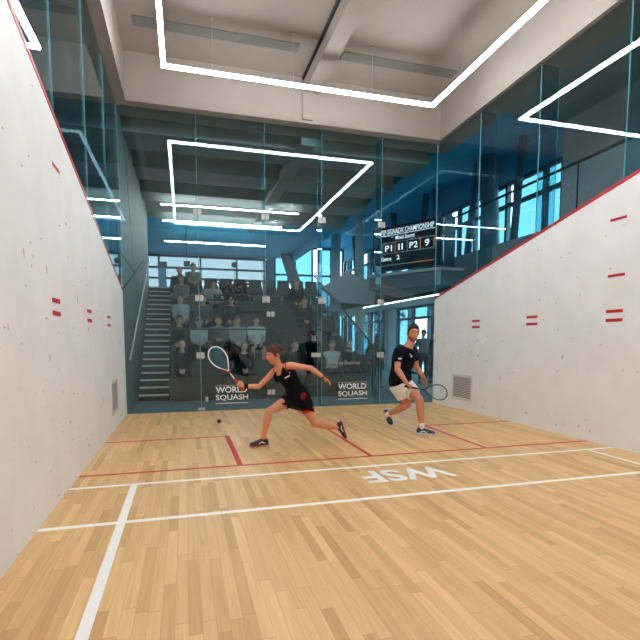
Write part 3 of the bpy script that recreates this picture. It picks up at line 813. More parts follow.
def torso_stations(J, tab, S, t0=-1, t1=2, grow=0., ts=None):
    f = spine(J); out = []
    def ab(t):
        for (ta, a, b), (tb, a2, b2) in zip(tab, tab[1:]):
            if ta <= t <= tb: q = (t - ta) / (tb - ta); return lerp(a, a2, q), lerp(b, b2, q)
        return tab[-1][1:] if t > 0 else tab[0][1:]
    tl = sorted({t0, t1, *[x[0] for x in tab if t0 < x[0] < t1]}) if t0 > -1 else [x[0] for x in tab]
    for t in tl:
        p, r, fw = f(t); a, b = ab(t)
        out.append((p, r * (a * S + grow), fw * (b * S + grow)))
    return out

ARM = [(0, .052), (.15, .054), (.4, .046), (.8, .040), (1., .039)]
FORE = [(0, .039), (.25, .0415), (.55, .035), (.85, .027), (1., .0255)]
THIGH = [(0, .088), (.2, .086), (.5, .074), (.85, .058), (1., .054)]
SHIN = [(0, .054), (.15, .053), (.32, .056), (.55, .046), (.8, .035), (1., .034)]
def limb_pts(a, b, prof, k, t1=1., grow=0.):
    pts, rs = [], []
    for (t, r) in prof:
        if t > t1: break
        pts.append(a.lerp(b, t)); rs.append(r * k + grow)
    if t1 < 1. and (not pts or (pts[-1] - a.lerp(b, t1)).length > .004):
        for (ta, ra), (tb, rb) in zip(prof, prof[1:]):
            if ta <= t1 <= tb: pts.append(a.lerp(b, t1)); rs.append(lerp(ra, rb, (t1 - ta) / (tb - ta)) * k + grow); break
    return pts, rs

def two_limb(bm, a, b, c, p1, p2, k, t_end=2., grow=0., n=14, round_ends=True):
    """limb from a over joint b to c; t_end 0..2 says how far it goes"""
    pts, rs = limb_pts(a, b, p1, k, min(1., t_end), grow)
    if t_end > 1:
        q, r = limb_pts(b, c, p2, k, t_end - 1, grow); pts += q[1:]; rs += r[1:]
    # soften the joint
    tube(bm, pts, rs, n, round_ends=round_ends)

def shoe_parts(par, name, A, fd, fu, S, col, sole, stripe=None):
    fd = V(fd).normalized(); fu = V(fu); fu = (fu - fd * fd.dot(fu)).normalized(); sd = fd.cross(fu)
    G = A - fu * .088 * S                                        # point of the sole under the ankle
    st = []
    for x, w, h in ((-.078, .020, .045), (-.072, .030, .07), (-.045, .036, .098), (-.01, .038, .108), (.03, .040, .092), (.07, .043, .070), (.12, .047, .056), (.16, .043, .046), (.185, .030, .036), (.193, .016, .024)):
        st.append((G + (fd * x + fu * (h / 2 + .008)) * S, sd * w * S, fu * (h / 2) * S))
    o = obj(name, loft(bmesh.new(), st, 18, power=.75), cm('shoe', col), par, smooth=True)
    st = []
    for x, w in ((-.083, .022), (-.07, .035), (-.04, .041), (.03, .043), (.11, .051), (.165, .046), (.190, .032), (.2, .016)):
        st.append((G + (fd * x + fu * .0115) * S, sd * w * S, fu * .0115 * S))
    obj('sole', loft(bmesh.new(), st, 16, power=.5), cm('shoe', sole), o, smooth=False)
    if stripe:
        for s in (-1, 1):
            bm = bmesh.new(); tube(bm, [G + (fd * -.02 + fu * .035 + sd * s * .0405) * S, G + (fd * .03 + fu * .05 + sd * s * .0405) * S, G + (fd * .075 + fu * .035 + sd * s * .044) * S], [.006 * S, .009 * S, .005 * S], 8)
            obj('side_stripe', bm, cm('shoe', stripe), o, smooth=True)
        for q in range(4):
            x = .03 + .022 * q; h = .104 - .0105 * q - .012 * (q > 1)
            bm = tube(bmesh.new(), [G + (fd * x - sd * .022 + fu * (h - .012)) * S, G + (fd * x + fu * (h + .001)) * S, G + (fd * x + sd * .022 + fu * (h - .012)) * S], .0035 * S, 6)
            obj('lace', bm, cm('shoe', stripe if sole != (150, 24, 34) else (170, 30, 40)), o)

def person(label, J, P, group=None, voxel=.008):
    """J joints in world space, P looks. One continuous body; hair and clothes are its children."""
    S = P.get('S', 1.); F = P.get('female', False); tab = TORSO_F if F else TORSO_M
    kA = (.86 if F else 1.) * S * P.get('KA', 1.); kL = (.96 if F else 1.) * S * P.get('KL', 1.)
    if P.get('KT'): tab = [(t_, a_ * P['KT'], b_ * P['KT']) for t_, a_, b_ in tab]
    base = V((J['pelvis'].x, J['pelvis'].y, J.get('ground', 0)))
    root = thing('person', label, 'person', base, group)
    skin = cm('skin', P['skin'])
    # --- head frame
    hf = V(J['face']).normalized(); hu = V(J.get('headup', (0, 0, 1))); hu = (hu - hf * hf.dot(hu)).normalized(); hr = hf.cross(hu)
    R = Matrix((hr, hf, hu)).transposed(); HC = J['head']; HS = S * P.get('HS', 1.)
    bm = bmesh.new()
    add_head(bm, HC, R, HS)
    nb = HC + R @ (V((0, -.02, -.07)) * HS)
    tube(bm, [J['neck'] - (J['neck'] - J['pelvis']).normalized() * .05, J['neck'], J['neck'].lerp(nb, .5), nb], [.066 * kA, .058 * kA, .053 * kA, .053 * kA], 14)
    loft(bm, torso_stations(J, tab, S), 20)
    for s in 'RL':
        sh, el, wr = J['sh' + s], J['el' + s], J['wr' + s]
        f = spine(J)(.92)[0]
        tube(bm, [f.lerp(sh, .35), sh], [.07 * S, .052 * kA], 12)
        two_limb(bm, sh, el, wr, ARM, FORE, kA)
        hp, kn, an = J['hip' + s], J['kn' + s], J['an' + s]
        two_limb(bm, hp, kn, an, THIGH, SHIN, kL)
        tube(bm, [kn.lerp(an, .12), kn.lerp(an, .30), kn.lerp(an, .5)], [.03 * kL, .04 * kL, .028 * kL], 10)
        fd = V(J['fd' + s]).normalized(); fu = V(J.get('fu' + s, (0, 0, 1)))
        tube(bm, [an - fd * .03 * S, an + fd * .04 * S - fu * .03 * S, an + fd * .13 * S - fu * .06 * S], [.033 * S, .030 * S, .022 * S], 10)
        hd = J.get('hd' + s, (wr - el).normalized()); hn = J.get('hn' + s, V((0, 0, -1)))
        hand(bm, wr, hd, hn, 1 if s == 'R' else -1, S * (.93 if F else 1.), J.get('curl' + s, (22, 26, 18)), J.get('spread' + s, .05), J.get('tc' + s, .2))
    bm = remesh(bm, voxel, 2, .45)
    obj('body', bm, skin, root, smooth=True)
    # --- face
    for s in (-1, 1):
        b = bmesh.new(); ball(b, HC + R @ (V((s * .031, .0700, .012)) * HS), .0115 * HS, 14, 10)
        ctr = HC + R @ (V((s * .031, .0700, .012)) * HS)
        for f in b.faces:
            q = (f.calc_center_median() - ctr).normalized().dot(hf)
            f.material_index = 1 if q > .74 else 0
        obj('eye', b, [cm('eye', (225, 220, 214)), cm('eye', (38, 28, 22))], root, smooth=True)
        b = tube(bmesh.new(), [HC + R @ (V((s * x, y, z)) * HS) for x, y, z in ((.014, .0905, .030), (.028, .0885, .035), (.044, .0765, .030))], [.0035 * HS, .004 * HS, .002 * HS], 8)
        obj('eyebrow', b, cm('hair', P.get('brow', P['hair'])), root, smooth=True)
    b = tube(bmesh.new(), [HC + R @ (V((x, y, -.054)) * HS) for x, y in ((-.021, .0800), (-.009, .0895), (0, .0905), (.009, .0895), (.021, .0800))], [.002 * HS, .005 * HS, .0055 * HS, .005 * HS, .002 * HS], 8)
    obj('mouth', b, cm('skin', P.get('lip', (170, 98, 88))), root, smooth=True)
    hm = hair_mesh(HC, R, HS, P.get('style', 'short'))
    obj('hair', remesh(hm, max(.004, voxel * .7), 1), cm('hair', P['hair']), root, smooth=True)
    if P.get('beard'):
        b = bmesh.new()
        for v in bmesh.ops.create_uvsphere(b, u_segments=36, v_segments=28, radius=1.)['verts']:
            d = v.co.normalized()
            on = d.z < -.28 - .25 * max(0, d.y) ** 2 and d.y > -.15 and d.z > -.97
            p0 = head_point(d); lipz = abs(p0.x) < .024 and -.068 < p0.z < -.040
            v.co = HC + R @ (p0 * (1.022 if on and not lipz else .92) * HS)
        obj('beard', b, cm('hair', P['beard']), root, smooth=True)
    if P.get('cap'):
        b = bmesh.new()
        for v in bmesh.ops.create_uvsphere(b, u_segments=28, v_segments=20, radius=1.)['verts']:
            d = v.co.normalized(); v.co = HC + R @ (head_point(d) * (1.12 if d.z > .28 else .88) * HS)
        loft(b, [(HC + R @ (V((0, y, .035 - (y - .08) * .2)) * HS), R @ (V((w, 0, 0)) * HS), R @ (V((0, 0, .004)) * HS)) for y, w in ((.07, .07), (.12, .066), (.155, .05), (.17, .02))], 12)
        obj('cap', b, cm('cloth', P['cap']), root, smooth=True)
    # --- clothes
    vc = voxel * 1.1
    g = .013 * S
    if P.get('top'):
        b = loft(bmesh.new(), torso_stations(J, tab, S, P.get('hem', -.03), P.get('neckline', .995), g + P.get('loose', 0)), 22)
        for s in 'RL':
            f = spine(J)(.90)[0]
            tube(b, [f.lerp(J['sh' + s], .35), J['sh' + s]], [.078 * S, .052 * kA + g], 12, round_ends=False)
            two_limb(b, J['sh' + s], J['el' + s], J['wr' + s], ARM, FORE, kA, P.get('sleeve', .55), g * .8 + .004, round_ends=False)
            ball(b, J['sh' + s], .053 * kA + g, 14, 10)
            if P.get('sleeve', .55) > 1.: ball(b, J['el' + s], .040 * kA + g * .9, 12, 8)
        tp = obj('shirt' if P.get('sleeve', .55) < 1 else 'sweater', remesh(b, vc, 2, .4), cm('cloth', P['top']), root, smooth=True)
        if P.get('hood'):
            hc = HC + R @ (V((0, -.02, -.0)) * HS); b = bmesh.new()
            for v in bmesh.ops.create_uvsphere(b, u_segments=28, v_segments=20, radius=1.)['verts']:
                d = v.co.normalized(); v.co = HC + R @ (head_point(d) * (1.22 if d.y < .35 and d.z > -.85 else .9) * HS)
            obj('hood', b, cm('cloth', P['top']), tp, smooth=True)
    if P.get('bottom'):
        b = loft(bmesh.new(), torso_stations(J, tab, S, -.14, .17, g * .9 + .002), 20)
        for s in 'RL':
            two_limb(b, J['hip' + s], J['kn' + s], J['an' + s], THIGH, SHIN, kL, P.get('leg', 1.93), g + P.get('flare', 0.), round_ends=False)
            if P.get('leg', 1.93) > 1.: ball(b, J['kn' + s], .055 * kL + g, 12, 8)
        obj('trousers' if P.get('leg', 1.93) > 1.2 else 'shorts', remesh(b, vc, 3, .5), cm('cloth', P['bottom']), root, smooth=True)
    for s in 'RL':
        if P.get('sock'):
            a, k = J['an' + s], J['kn' + s]
            b = tube(bmesh.new(), [a - (k - a).normalized() * .02, a.lerp(k, .1), a.lerp(k, .2)], [.040 * S, .039 * S, .041 * S], 16, round_ends=False)
            obj('sock', b, cm('cloth', P['sock']), root, smooth=True)
        shoe_parts(root, 'shoe', J['an' + s], J['fd' + s], J.get('fu' + s, (0, 0, 1)), S * (.94 if F else 1.0), P.get('shoe', (24, 24, 26)), P.get('sole', (60, 60, 60)), P.get('stripe'))
    return root

def racket(label, C0, axis, normal, frame_rgb, throat_rgb, grip_rgb, string_rgb):
    """C0 = point on the grip held by the hand; axis points to the head"""
    a = V(axis).normalized(); n = V(normal); n = (n - a * a.dot(n)).normalized(); w = n.cross(a)
    P = lambda s, u, z=0.: C0 + a * s + w * u + n * z
    t = thing('squash_racket', label, 'racket', C0 - a * .09)
    obj('grip', loft(bmesh.new(), [(P(s, 0), w * r, n * r * 1.1) for s, r in ((-.09, .019), (-.085, .018), (-.07, .0155), (.10, .0145), (.105, .010))], 8), cm('cloth', grip_rgb), t)
    obj('shaft', tube(bmesh.new(), [P(.10, 0), P(.20, 0)], [.009, .008], 10, round_ends=False), cm('shoe', frame_rgb), t)
    # teardrop head from the throat (.20) to the tip (.595)
    pts = []
    for i in range(56):
        th = 2 * PI * i / 56; c_, s_ = math.cos(th), math.sin(th)
        s = .415 + .178 * c_; u = .108 * s_ * (1 + .30 * c_ - .10 * c_ * c_)
        if c_ < -.2: u *= 1 - .30 * (-c_ - .2)
        pts.append(P(s, u))
    obj('head_frame', ring_tube(bmesh.new(), pts, .0085, 10), cm('shoe', frame_rgb), t, smooth=True)
    b = bmesh.new()
    for s in (-1, 1): tube(b, [P(.19, 0), P(.245, s * .022), P(.285, s * .052), P(.315, s * .072)], [.0085, .009, .0095, .0095], 10)
    obj('throat', b, cm('shoe', throat_rgb), t, smooth=True)
    # strings
    def half(s):
        best = 0
        for q in pts:
            d = q - C0
            if abs(d.dot(a) - s) < .008: best = max(best, abs(d.dot(w)))
        return best
    b = bmesh.new()
    for i in range(17):
        s = .27 + i * .0195; h = half(s)
        if h > .01: obox(b, P(s, 0, .0006), a * .0013, w * h, n * .0006)
    prof = [(q - C0) for q in pts]
    for j in range(-6, 7):
        u = j * .0155
        ss = [d.dot(a) for d in prof if abs(d.dot(w) - u) < .011]
        if len(ss) > 1: obox(b, P((min(ss) + max(ss)) / 2, u, -.0006), a * (max(ss) - min(ss)) / 2, w * .0013, n * .0006)
    o = obj('strings', b, cm('cloth', string_rgb), t); o['kind'] = 'stuff'
    return t

# ---- woman lunging for the ball
f = V((-.76, -.65, 0)).normalized(); r = f.cross(UP)
pv = V((2.515, -3.37, .635))
J = dict(pelvis=pv, neck=V((2.272, -3.395, 1.02)), bend=V((.035, .0, .03)),
    hipR=pv + r * .082 + V((0, 0, -.02)), hipL=pv - r * .082 + V((0, 0, -.02)),
    shR=V((2.225, -3.27, .985)), elR=V((2.01, -3.27, .778)), wrR=V((1.80, -3.30, .79)),
    shL=V((2.37, -3.52, 1.065)), elL=V((2.628, -3.60, 1.03)), wrL=V((2.80, -3.62, .905)),
    head=V((2.175, -3.43, 1.200)), face=(-.86, -.40, -.26), headup=(.12, 0, 1),
    knR=V((2.119, -3.40, .462)), anR=V((2.035, -3.37, .092)), fdR=(-1, -.18, 0), fuR=(0, 0, 1),
    knL=V((2.715, -3.47, .285)), anL=V((3.085, -3.335, .180)), fdL=(.30, -.06, -.95), fuL=(-.95, .1, -.30),
    hdR=V((-.80, -.1, .45)), hnR=V((-.25, .95, .1)), curlR=(62, 74, 48), tcR=.55, spreadR=.0,
    hdL=V((.75, 0, -.52)), hnL=V((-.35, .15, -.9)), curlL=(14, 20, 14), spreadL=.14)
rax = V((-.57, .03, .80)).normalized()
PW = dict(S=.965, HS=1.10, KA=1.08, KL=1.06, female=True, skin=(206, 134, 98), hair=(78, 44, 27), brow=(70, 46, 34), style='bun', lip=(178, 92, 88), shoe=(22, 20, 24), sole=(150, 24, 34), stripe=(225, 222, 220))
W = person('woman in a black sleeveless dress lunging low with a racket in her right hand', J, PW, None, .0055)
blk = cm('cloth', (6, 6, 9)); red = cm('cloth', (196, 38, 34))
S = .965
b = loft(bmesh.new(), torso_stations(J, TORSO_F, S, -.08, .905, .012), 24)
fs = spine(J)
# straps over the shoulders
for s in (1, -1):
    p0, r0, f0 = fs(.80); p1, r1, f1 = fs(1.0)
    top = p1 + r1 * s * .082 - (J['neck'] - J['pelvis']).normalized() * .022
    tube(b, [p0 + r0 * s * .082 + f0 * .100, p0.lerp(p1, .6) + r1 * s * .088 + f1 * .082, top + UP * .036, p0.lerp(p1, .6) + r1 * s * .08 - f1 * .070, p0 + r0 * s * .075 - f0 * .09], [.036, .032, .026, .032, .040], 12)
dress = obj('dress', remesh(b, .006, 3, .5), blk, W, smooth=True)
b = bmesh.new()
hr_ = (J['hipR'] - J['hipL']).normalized(); p, rr, ff = fs(.30)
mR, mL = J['hipR'].lerp(J['knR'], .42), J['hipL'].lerp(J['knL'], .42)
ctr = (mR + mL) / 2; dv = (mR - mL); dl = dv.length / 2
st = [(p, rr * .140, ff * .108)]
p2, r2, f2 = fs(.02); st.append((p2, r2 * .186, f2 * .142))
dax = dv.normalized(); oax = dax.cross((ctr - pv).normalized()).normalized()
if oax.dot(f2) < 0: oax = -oax
m2 = p2.lerp(ctr, .5); st.append((m2, (r2 * .5 + dax * .5).normalized() * .205, (f2 * .5 + oax * .5).normalized() * .155))
st.append((ctr + V((.0, 0, -.03)), dax * (dl + .098), oax * .150))
loft(b, st, 32)
for s in 'RL': two_limb(b, J['hip' + s], J['kn' + s], J['an' + s], THIGH, SHIN, 1.02 * S, .40, .018, round_ends=False)
obj('skirt', remesh(b, .007, 9, .5), blk, W, smooth=True)
b = bmesh.new()
for s in 'RL': two_limb(b, J['hip' + s], J['kn' + s], J['an' + s], THIGH, SHIN, 1.02 * S, .52 if s == 'L' else .38, .0085, round_ends=False)
obj('undershorts', remesh(b, .007, 2, .4), red, W, 'red shorts showing under the skirt hem', smooth=True)
# red piping round the neck and the armholes
def loop_on(parent, name, pts, rad, mat): obj(name, ring_tube(bmesh.new(), pts, rad, 8), mat, parent, smooth=True)
p1, r1, f1 = fs(.955); up1 = (J['neck'] - J['pelvis']).normalized()
pts = []
for i in range(28):
    a = 2 * PI * i / 28; fr_ = math.sin(a)
    pts.append(p1 + r1 * math.cos(a) * .070 + f1 * (fr_ * (.088 if fr_ > 0 else .062)) + up1 * (.012 - (.052 * max(0, fr_) ** 1.5)))
loop_on(dress, 'neck_piping', pts, .0065, red)
for s, k_ in (('R', 1), ('L', -1)):
    pts = []; sh = J['sh' + s]; q = fs(.80)
    e1 = (J['el' + s] - sh).normalized(); ax_ = (r1 * k_ * .9 + e1 * .35).normalized(); u_ = (up1 - ax_ * up1.dot(ax_)).normalized(); v_ = ax_.cross(u_)
    c_ = sh - r1 * k_ * .036 - up1 * .018
    for i in range(26):
        a = 2 * PI * i / 26; pts.append(c_ + u_ * math.cos(a) * .072 + v_ * math.sin(a) * .064)
    loop_on(dress, 'armhole_piping', pts, .006, red)
# marks that lie on the cloth
def snap(child, root, p):
    ok, q, nn, _ = child.closest_point_on_mesh(V(p) - root.location)
    return q + root.location, nn
def strip_mark(name, root, child, a, b_, up, h, mat):
    st = []
    for q in range(9):
        p, nn = snap(child, root, V(a).lerp(V(b_), q / 8)); u = (V(up) - nn * V(up).dot(nn)).normalized()
        st.append((p, u * h, nn * .003))
    obj(name, loft(bmesh.new(), st, 8), mat, child)
def spot_mark(name, root, child, p, rx, rz_, mat):
    p, nn = snap(child, root, p); x = UP.cross(nn).normalized()
    b = bmesh.new(); ball(b, p, (rx, .004, rz_), 14, 8, (x, nn, nn.cross(x) * -1)); obj(name, b, mat, child, smooth=True)
pale = cm('cloth', (226, 224, 222))
strip_mark('chest_mark', W, dress, V((2.28, -3.60, .855)), V((2.375, -3.64, .905)), UP, .009, pale)
spot_mark('badge', W, dress, V((2.375, -3.64, .975)), .008, .006, pale)
_, cp_, cn_, _ = W.children[[c.name for c in W.children].index('skirt')].closest_point_on_mesh(V((2.545, -3.70, .70)) - W.location)
b = bmesh.new(); ball(b, cp_ + W.location, (.050, .010, .050), 20, 12, (V((.96, .28, 0)), V((-.28, .96, 0)), UP)); obj('round_mark', b, cm('cloth', (120, 20, 26)), W, 'dark red round mark on the skirt', smooth=True)
# wristbands
e, w_ = J['elR'], J['wrR']; obj('wristband', tube(bmesh.new(), [e.lerp(w_, .74), e.lerp(w_, .78), e.lerp(w_, .95), e.lerp(w_, .985)], [.029, .033, .033, .029], 18, round_ends=False), blk, W, smooth=True)
e, w_ = J['elL'], J['wrL']; obj('wrist_strap', tube(bmesh.new(), [e.lerp(w_, .90), e.lerp(w_, .98)], .0275, 16, round_ends=False), blk, W, smooth=True)
hd = J['hdR'].normalized(); hn = J['hnR']; hn = (hn - hd * hd.dot(hn)).normalized()
grip = J['wrR'] + hd * .082 + hn * .026
racket('white-framed squash racket with red throat held up by the woman', grip - rax * .03, rax, V((.25, -1, .12)), (232, 228, 226), (176, 26, 34), (206, 84, 40), (60, 128, 150))
# ball
b = bmesh.new(); ball(b, V((1.597, -1.47, .0345)), .0335, 24, 16)
tag(obj('squash_ball', b, M['rubber'], None, smooth=True), 'small black squash ball on the floor near the glass', 'ball')

# ---- man crouching to watch
f = V((.62, -.78, 0)).normalized(); r = f.cross(UP)
pv = V((4.215, -2.92, .755))
shc = V((4.275, -2.965, 1.225)); sr = V((-.84, -.52, -.03)).normalized()
J = dict(pelvis=pv, neck=V((4.310, -2.97, 1.285)), bend=V((-.05, .03, .0)),
    hipR=pv + r * .09 + V((0, 0, -.03)), hipL=pv - r * .09 + V((0, 0, -.03)),
    shR=shc + sr * .195, elR=V((4.055, -3.15, .965)), wrR=V((4.135, -3.30, .775)),
    shL=shc - sr * .195, elL=V((4.505, -2.88, .965)), wrL=V((4.555, -3.02, .835)),
    head=V((4.365, -3.03, 1.495)), face=(-.16, -.97, -.12), headup=(.04, -.05, 1),
    knL=V((4.36, -3.27, .52)), anL=V((4.42, -3.25, .092)), fdL=(.82, -.52, 0), fuL=(0, 0, 1),
    knR=V((4.30, -3.02, .425)), anR=V((4.115, -2.62, .20)), fdR=(.34, -.0, -.93), fuR=(-.1, -.95, 0.0),
    hdR=V((.42, -.25, -.80)), hnR=V((.85, .45, .25)), curlR=(60, 72, 46), tcR=.5, spreadR=0.,
    hdL=V((.40, -.25, -.85)), hnL=V((-.8, -.1, -.45)), curlL=(16, 24, 18), spreadL=.10)
J['fuR'] = (-.75, -.55, -.35)
PM = dict(S=1.0, HS=1.17, KA=1.12, KL=1.14, KT=1.10, loose=.024, skin=(196, 124, 92), hair=(38, 30, 27), style='short', beard=(112, 78, 62), top=(8, 13, 24), sleeve=.62, hem=-.13, bottom=(226, 220, 212), leg=.66, flare=.024, sock=(232, 230, 228), shoe=(16, 62, 78), sole=(206, 214, 214), stripe=(232, 236, 236))
MN = person('man in navy shirt and white shorts crouching with a racket by the glass', J, PM, None, .0055)
fs = spine(J); up1 = (J['neck'] - J['pelvis']).normalized()
shirt = [c for c in MN.children if c.name.startswith('shirt')][0]
strip_mark('chest_mark', MN, shirt, V((4.33, -3.35, 1.095)), V((4.405, -3.35, 1.105)), UP, .017, cm('cloth', (200, 206, 210)))
spot_mark('badge', MN, shirt, V((4.30, -3.25, 1.205)), .008, .013, cm('cloth', (210, 212, 214)))
spot_mark('sleeve_mark', MN, shirt, V((4.09, -3.25, 1.14)), .032, .014, cm('cloth', (212, 216, 220)))
hd = J['hdR'].normalized(); hn = J['hnR']; hn = (hn - hd * hd.dot(hn)).normalized()
grip = J['wrR'] + hd * .082 + hn * .026
racket('thin dark squash racket held low by the man in white shorts', grip, (V((4.86, -3.34, .585)) - grip), V((.1, -1, .25)), (66, 70, 72), (40, 44, 48), (50, 50, 54), (160, 170, 172))

# ---- spectators
def seated(x, i, label, arms='lap', lean=0., turn=0., dz=0., dy=0., yaw=0., standing=False, away=False, **P):
    z0 = GR * i + .012; y = row_y(i) - .02 + dy
    if P.pop('floor', False): z0 = 0.
    a = math.radians(yaw + (180 if away else 0))
    f = V((math.sin(a), -math.cos(a), 0)); r = f.cross(UP)
    S = P.get('S', 1.)
    hz = (.925 * S if standing else .562) + dz
    pv = V((x, y, z0 + hz)); l = math.radians(lean); u = UP * math.cos(l) + f * math.sin(l)
    J = dict(ground=z0, pelvis=pv, neck=pv + u * .53 * S, bend=f * -.03 if not standing else f * .0,
             hipR=pv + r * .09 * S, hipL=pv - r * .09 * S)
    shc = pv + u * .475 * S
    J['shR'] = shc + r * .18 * S; J['shL'] = shc - r * .18 * S
    ht = math.radians(turn); hf = f * math.cos(ht) + r * math.sin(ht)
    J['head'] = pv + u * .60 * S + UP * .105 * S + f * .03; J['face'] = hf + V((0, 0, -.10))
    for s, k in (('R', 1), ('L', -1)):
        hp = J['hip' + s]
        if standing:
            J['kn' + s] = hp + V((0, 0, -.42 * S)) + f * .02 + r * k * .02; J['an' + s] = V((hp.x, hp.y, z0 + .09 * S)) + r * k * .03
        else:
            J['kn' + s] = hp + f * .41 * S + r * k * .055 + V((0, 0, -.01)); kn = J['kn' + s]
            J['an' + s] = V((kn.x, kn.y, z0 + .09 * S)) + f * (-.12 if i else -.2)
        J['fd' + s] = f + r * k * .25
        sh = J['sh' + s]
        if standing:
            w = {'lap': sh - UP * .50 * S + f * .10 + r * k * .06, 'fold': pv + u * .2 + f * .2 - r * k * .03, 'back': pv - f * .17 + r * k * .06 + UP * .02, 'hips': pv + r * k * .2 + UP * .09}[arms]
        else:
            w = {'lap': pv + f * .30 + r * k * .08 + UP * .10, 'clasp': pv + f * .33 + r * k * .035 + UP * .12, 'cross': pv + u * .22 + f * (.22 if k > 0 else .19) - r * k * .10,
                 'chin': (J['head'] + f * .12 - UP * .13 - r * .01) if k > 0 else pv + u * .2 + f * .22 - r * .04, 'knees': pv + f * .42 + r * k * .13 + UP * .09}[arms]
        pole = -f * .5 - UP * .6 + r * k * .45
        J['el' + s], J['wr' + s] = ik(sh, w, .285 * S, .25 * S, pole)
        fd_ = (J['wr' + s] - J['el' + s]).normalized()
        J['hd' + s] = (fd_ + (f * .4 - UP * .5 if arms in ('lap', 'knees') and not standing else V((0, 0, 0)))).normalized()
        J['hn' + s] = -UP if arms in ('lap', 'knees', 'clasp') and not standing else (-f if arms in ('cross', 'chin', 'fold') else -r * k)
        if arms == 'chin' and k > 0: J['hd' + s] = (UP + f * .2).normalized(); J['hn' + s] = -f; 
        J['curl' + s] = (35, 40, 25)
    P.setdefault('HS', 1.06); P.setdefault('skin', (222, 170, 146)); P.setdefault('hair', (48, 38, 32)); P.setdefault('bottom', (34, 36, 42)); P.setdefault('sleeve', 1.9)
    return person(label, J, P, None, .0095)

seated(.98, 3, 'bald spectator in a dark jacket standing at the top left of the stand', 'lap', standing=True, S=.96, dy=.31, style='bald', hair=(120, 96, 84), top=(44, 48, 50))
seated(1.02, 3, 'spectator in a pale top seated in front of the standing bald man', 'clasp', lean=4, dz=.0, dy=-.14, top=(132, 128, 122), hair=(92, 84, 78), bottom=(96, 90, 84))
seated(1.38, 4, 'spectator with grey top in the top row beside the glass joint', 'cross', lean=46, dz=0, top=(110, 116, 118), hair=(60, 50, 46), sleeve=.6)
seated(1.9, 3, 'spectator bent low in pale clothes left of the dark glass lettering', 'knees', lean=42, top=(172, 176, 178), hair=(60, 52, 48))
seated(.99, 2, 'spectator in a pale blue t-shirt in the third row by the stairs', 'lap', top=(170, 192, 204), sleeve=.6, hair=(70, 58, 52))
seated(1.60, 2, 'spectator with a pale shirt collar in the third row', 'lap', lean=8, top=(92, 98, 100), hair=(40, 34, 32))
seated(2.36, 2, 'spectator in a dark suit and white shirt under the dark lettering', 'lap', lean=2, top=(28, 30, 34), hair=(58, 44, 36))
seated(1.93, 1, 'spectator in grey resting chin on hand in the second row', 'chin', lean=10, turn=10, top=(104, 108, 112), hair=(66, 54, 46))
seated(.96, 1, 'spectator in a dark jacket and jeans seated in the second row by the stairs', 'lap', top=(38, 42, 46), bottom=(66, 78, 92), hair=(60, 48, 42))
seated(1.44, 1, 'spectator in a white hooded top in the second row behind the glass joint', 'clasp', lean=12, top=(206, 210, 212), hood=True, S=.92, hair=(60, 54, 50))
seated(2.42, 1, 'spectator in a pale grey sweater left of the man in white t-shirt', 'clasp', lean=4, top=(168, 172, 172), hair=(90, 72, 60))
seated(2.92, 1, 'spectator in a white t-shirt and dark shorts at right of the second row', 'lap', lean=3, top=(222, 226, 228), sleeve=.62, bottom=(22, 24, 28), leg=1.0, hair=(64, 52, 46))
seated(1.01, 0, 'man in a black tracksuit with clasped hands in the front row by the stairs', 'clasp', lean=4, top=(18, 20, 24), hair=(62, 54, 50), style='bald')
seated(2.46, 0, 'spectator in a black tracksuit in the front row beyond the racket', 'clasp', lean=14, dz=-.02, turn=-18, top=(20, 24, 28), hair=(150, 140, 130))
seated(4.17, 0, 'person in black standing with back turned before the front row', 'fold', standing=True, away=True, dy=-.31, S=.93, top=(10, 11, 13), bottom=(12, 13, 15), hair=(18, 16, 16))
seated(3.74, 0, 'spectator in dark clothes half hidden beside the person in black', 'chin', lean=4, top=(46, 48, 50), bottom=(140, 138, 134), hair=(70, 60, 54))
seated(4.74, 0, 'grey-haired spectator in a white sweater with folded arms', 'cross', S=.96, top=(200, 204, 204), hair=(150, 146, 142), style='short', bottom=(40, 42, 46))
seated(5.21, 0, 'bearded bald spectator in a dark teal t-shirt with folded arms', 'cross', S=.96, top=(22, 52, 62), sleeve=.62, style='bald', hair=(84, 62, 52), beard=(50, 38, 32))
seated(4.44, 3, 'dim spectator in black at the right end of the fourth row', 'lap', lean=14, top=(24, 26, 28), hair=(110, 100, 92), skin=(200, 156, 134))
seated(4.46, 2, 'dim spectator in black with joined hands at right of the third row', 'clasp', lean=8, top=(24, 28, 30), hair=(96, 88, 80), skin=(200, 156, 134))
def standing_at(x, y, label, **P):
    return seated(x, 0, label, P.pop('arms', 'back'), standing=True, floor=True, dy=y - row_y(0) + .02, **P)
standing_at(8.42, 4.3, 'spectator in a grey sweater and cap standing behind the man', S=.98, top=(120, 134, 138), bottom=(28, 36, 42), cap=(44, 52, 56))
standing_at(8.92, 4.5, 'spectator in dark clothes standing beside the grey sweater, half behind the wall', S=.96, top=(30, 42, 46), bottom=(24, 34, 40))
standing_at(6.41, 3.3, 'figure in black standing at the foot of the stand railing', arms='hips', S=.88, top=(16, 18, 20), bottom=(14, 16, 18), hair=(26, 24, 24))

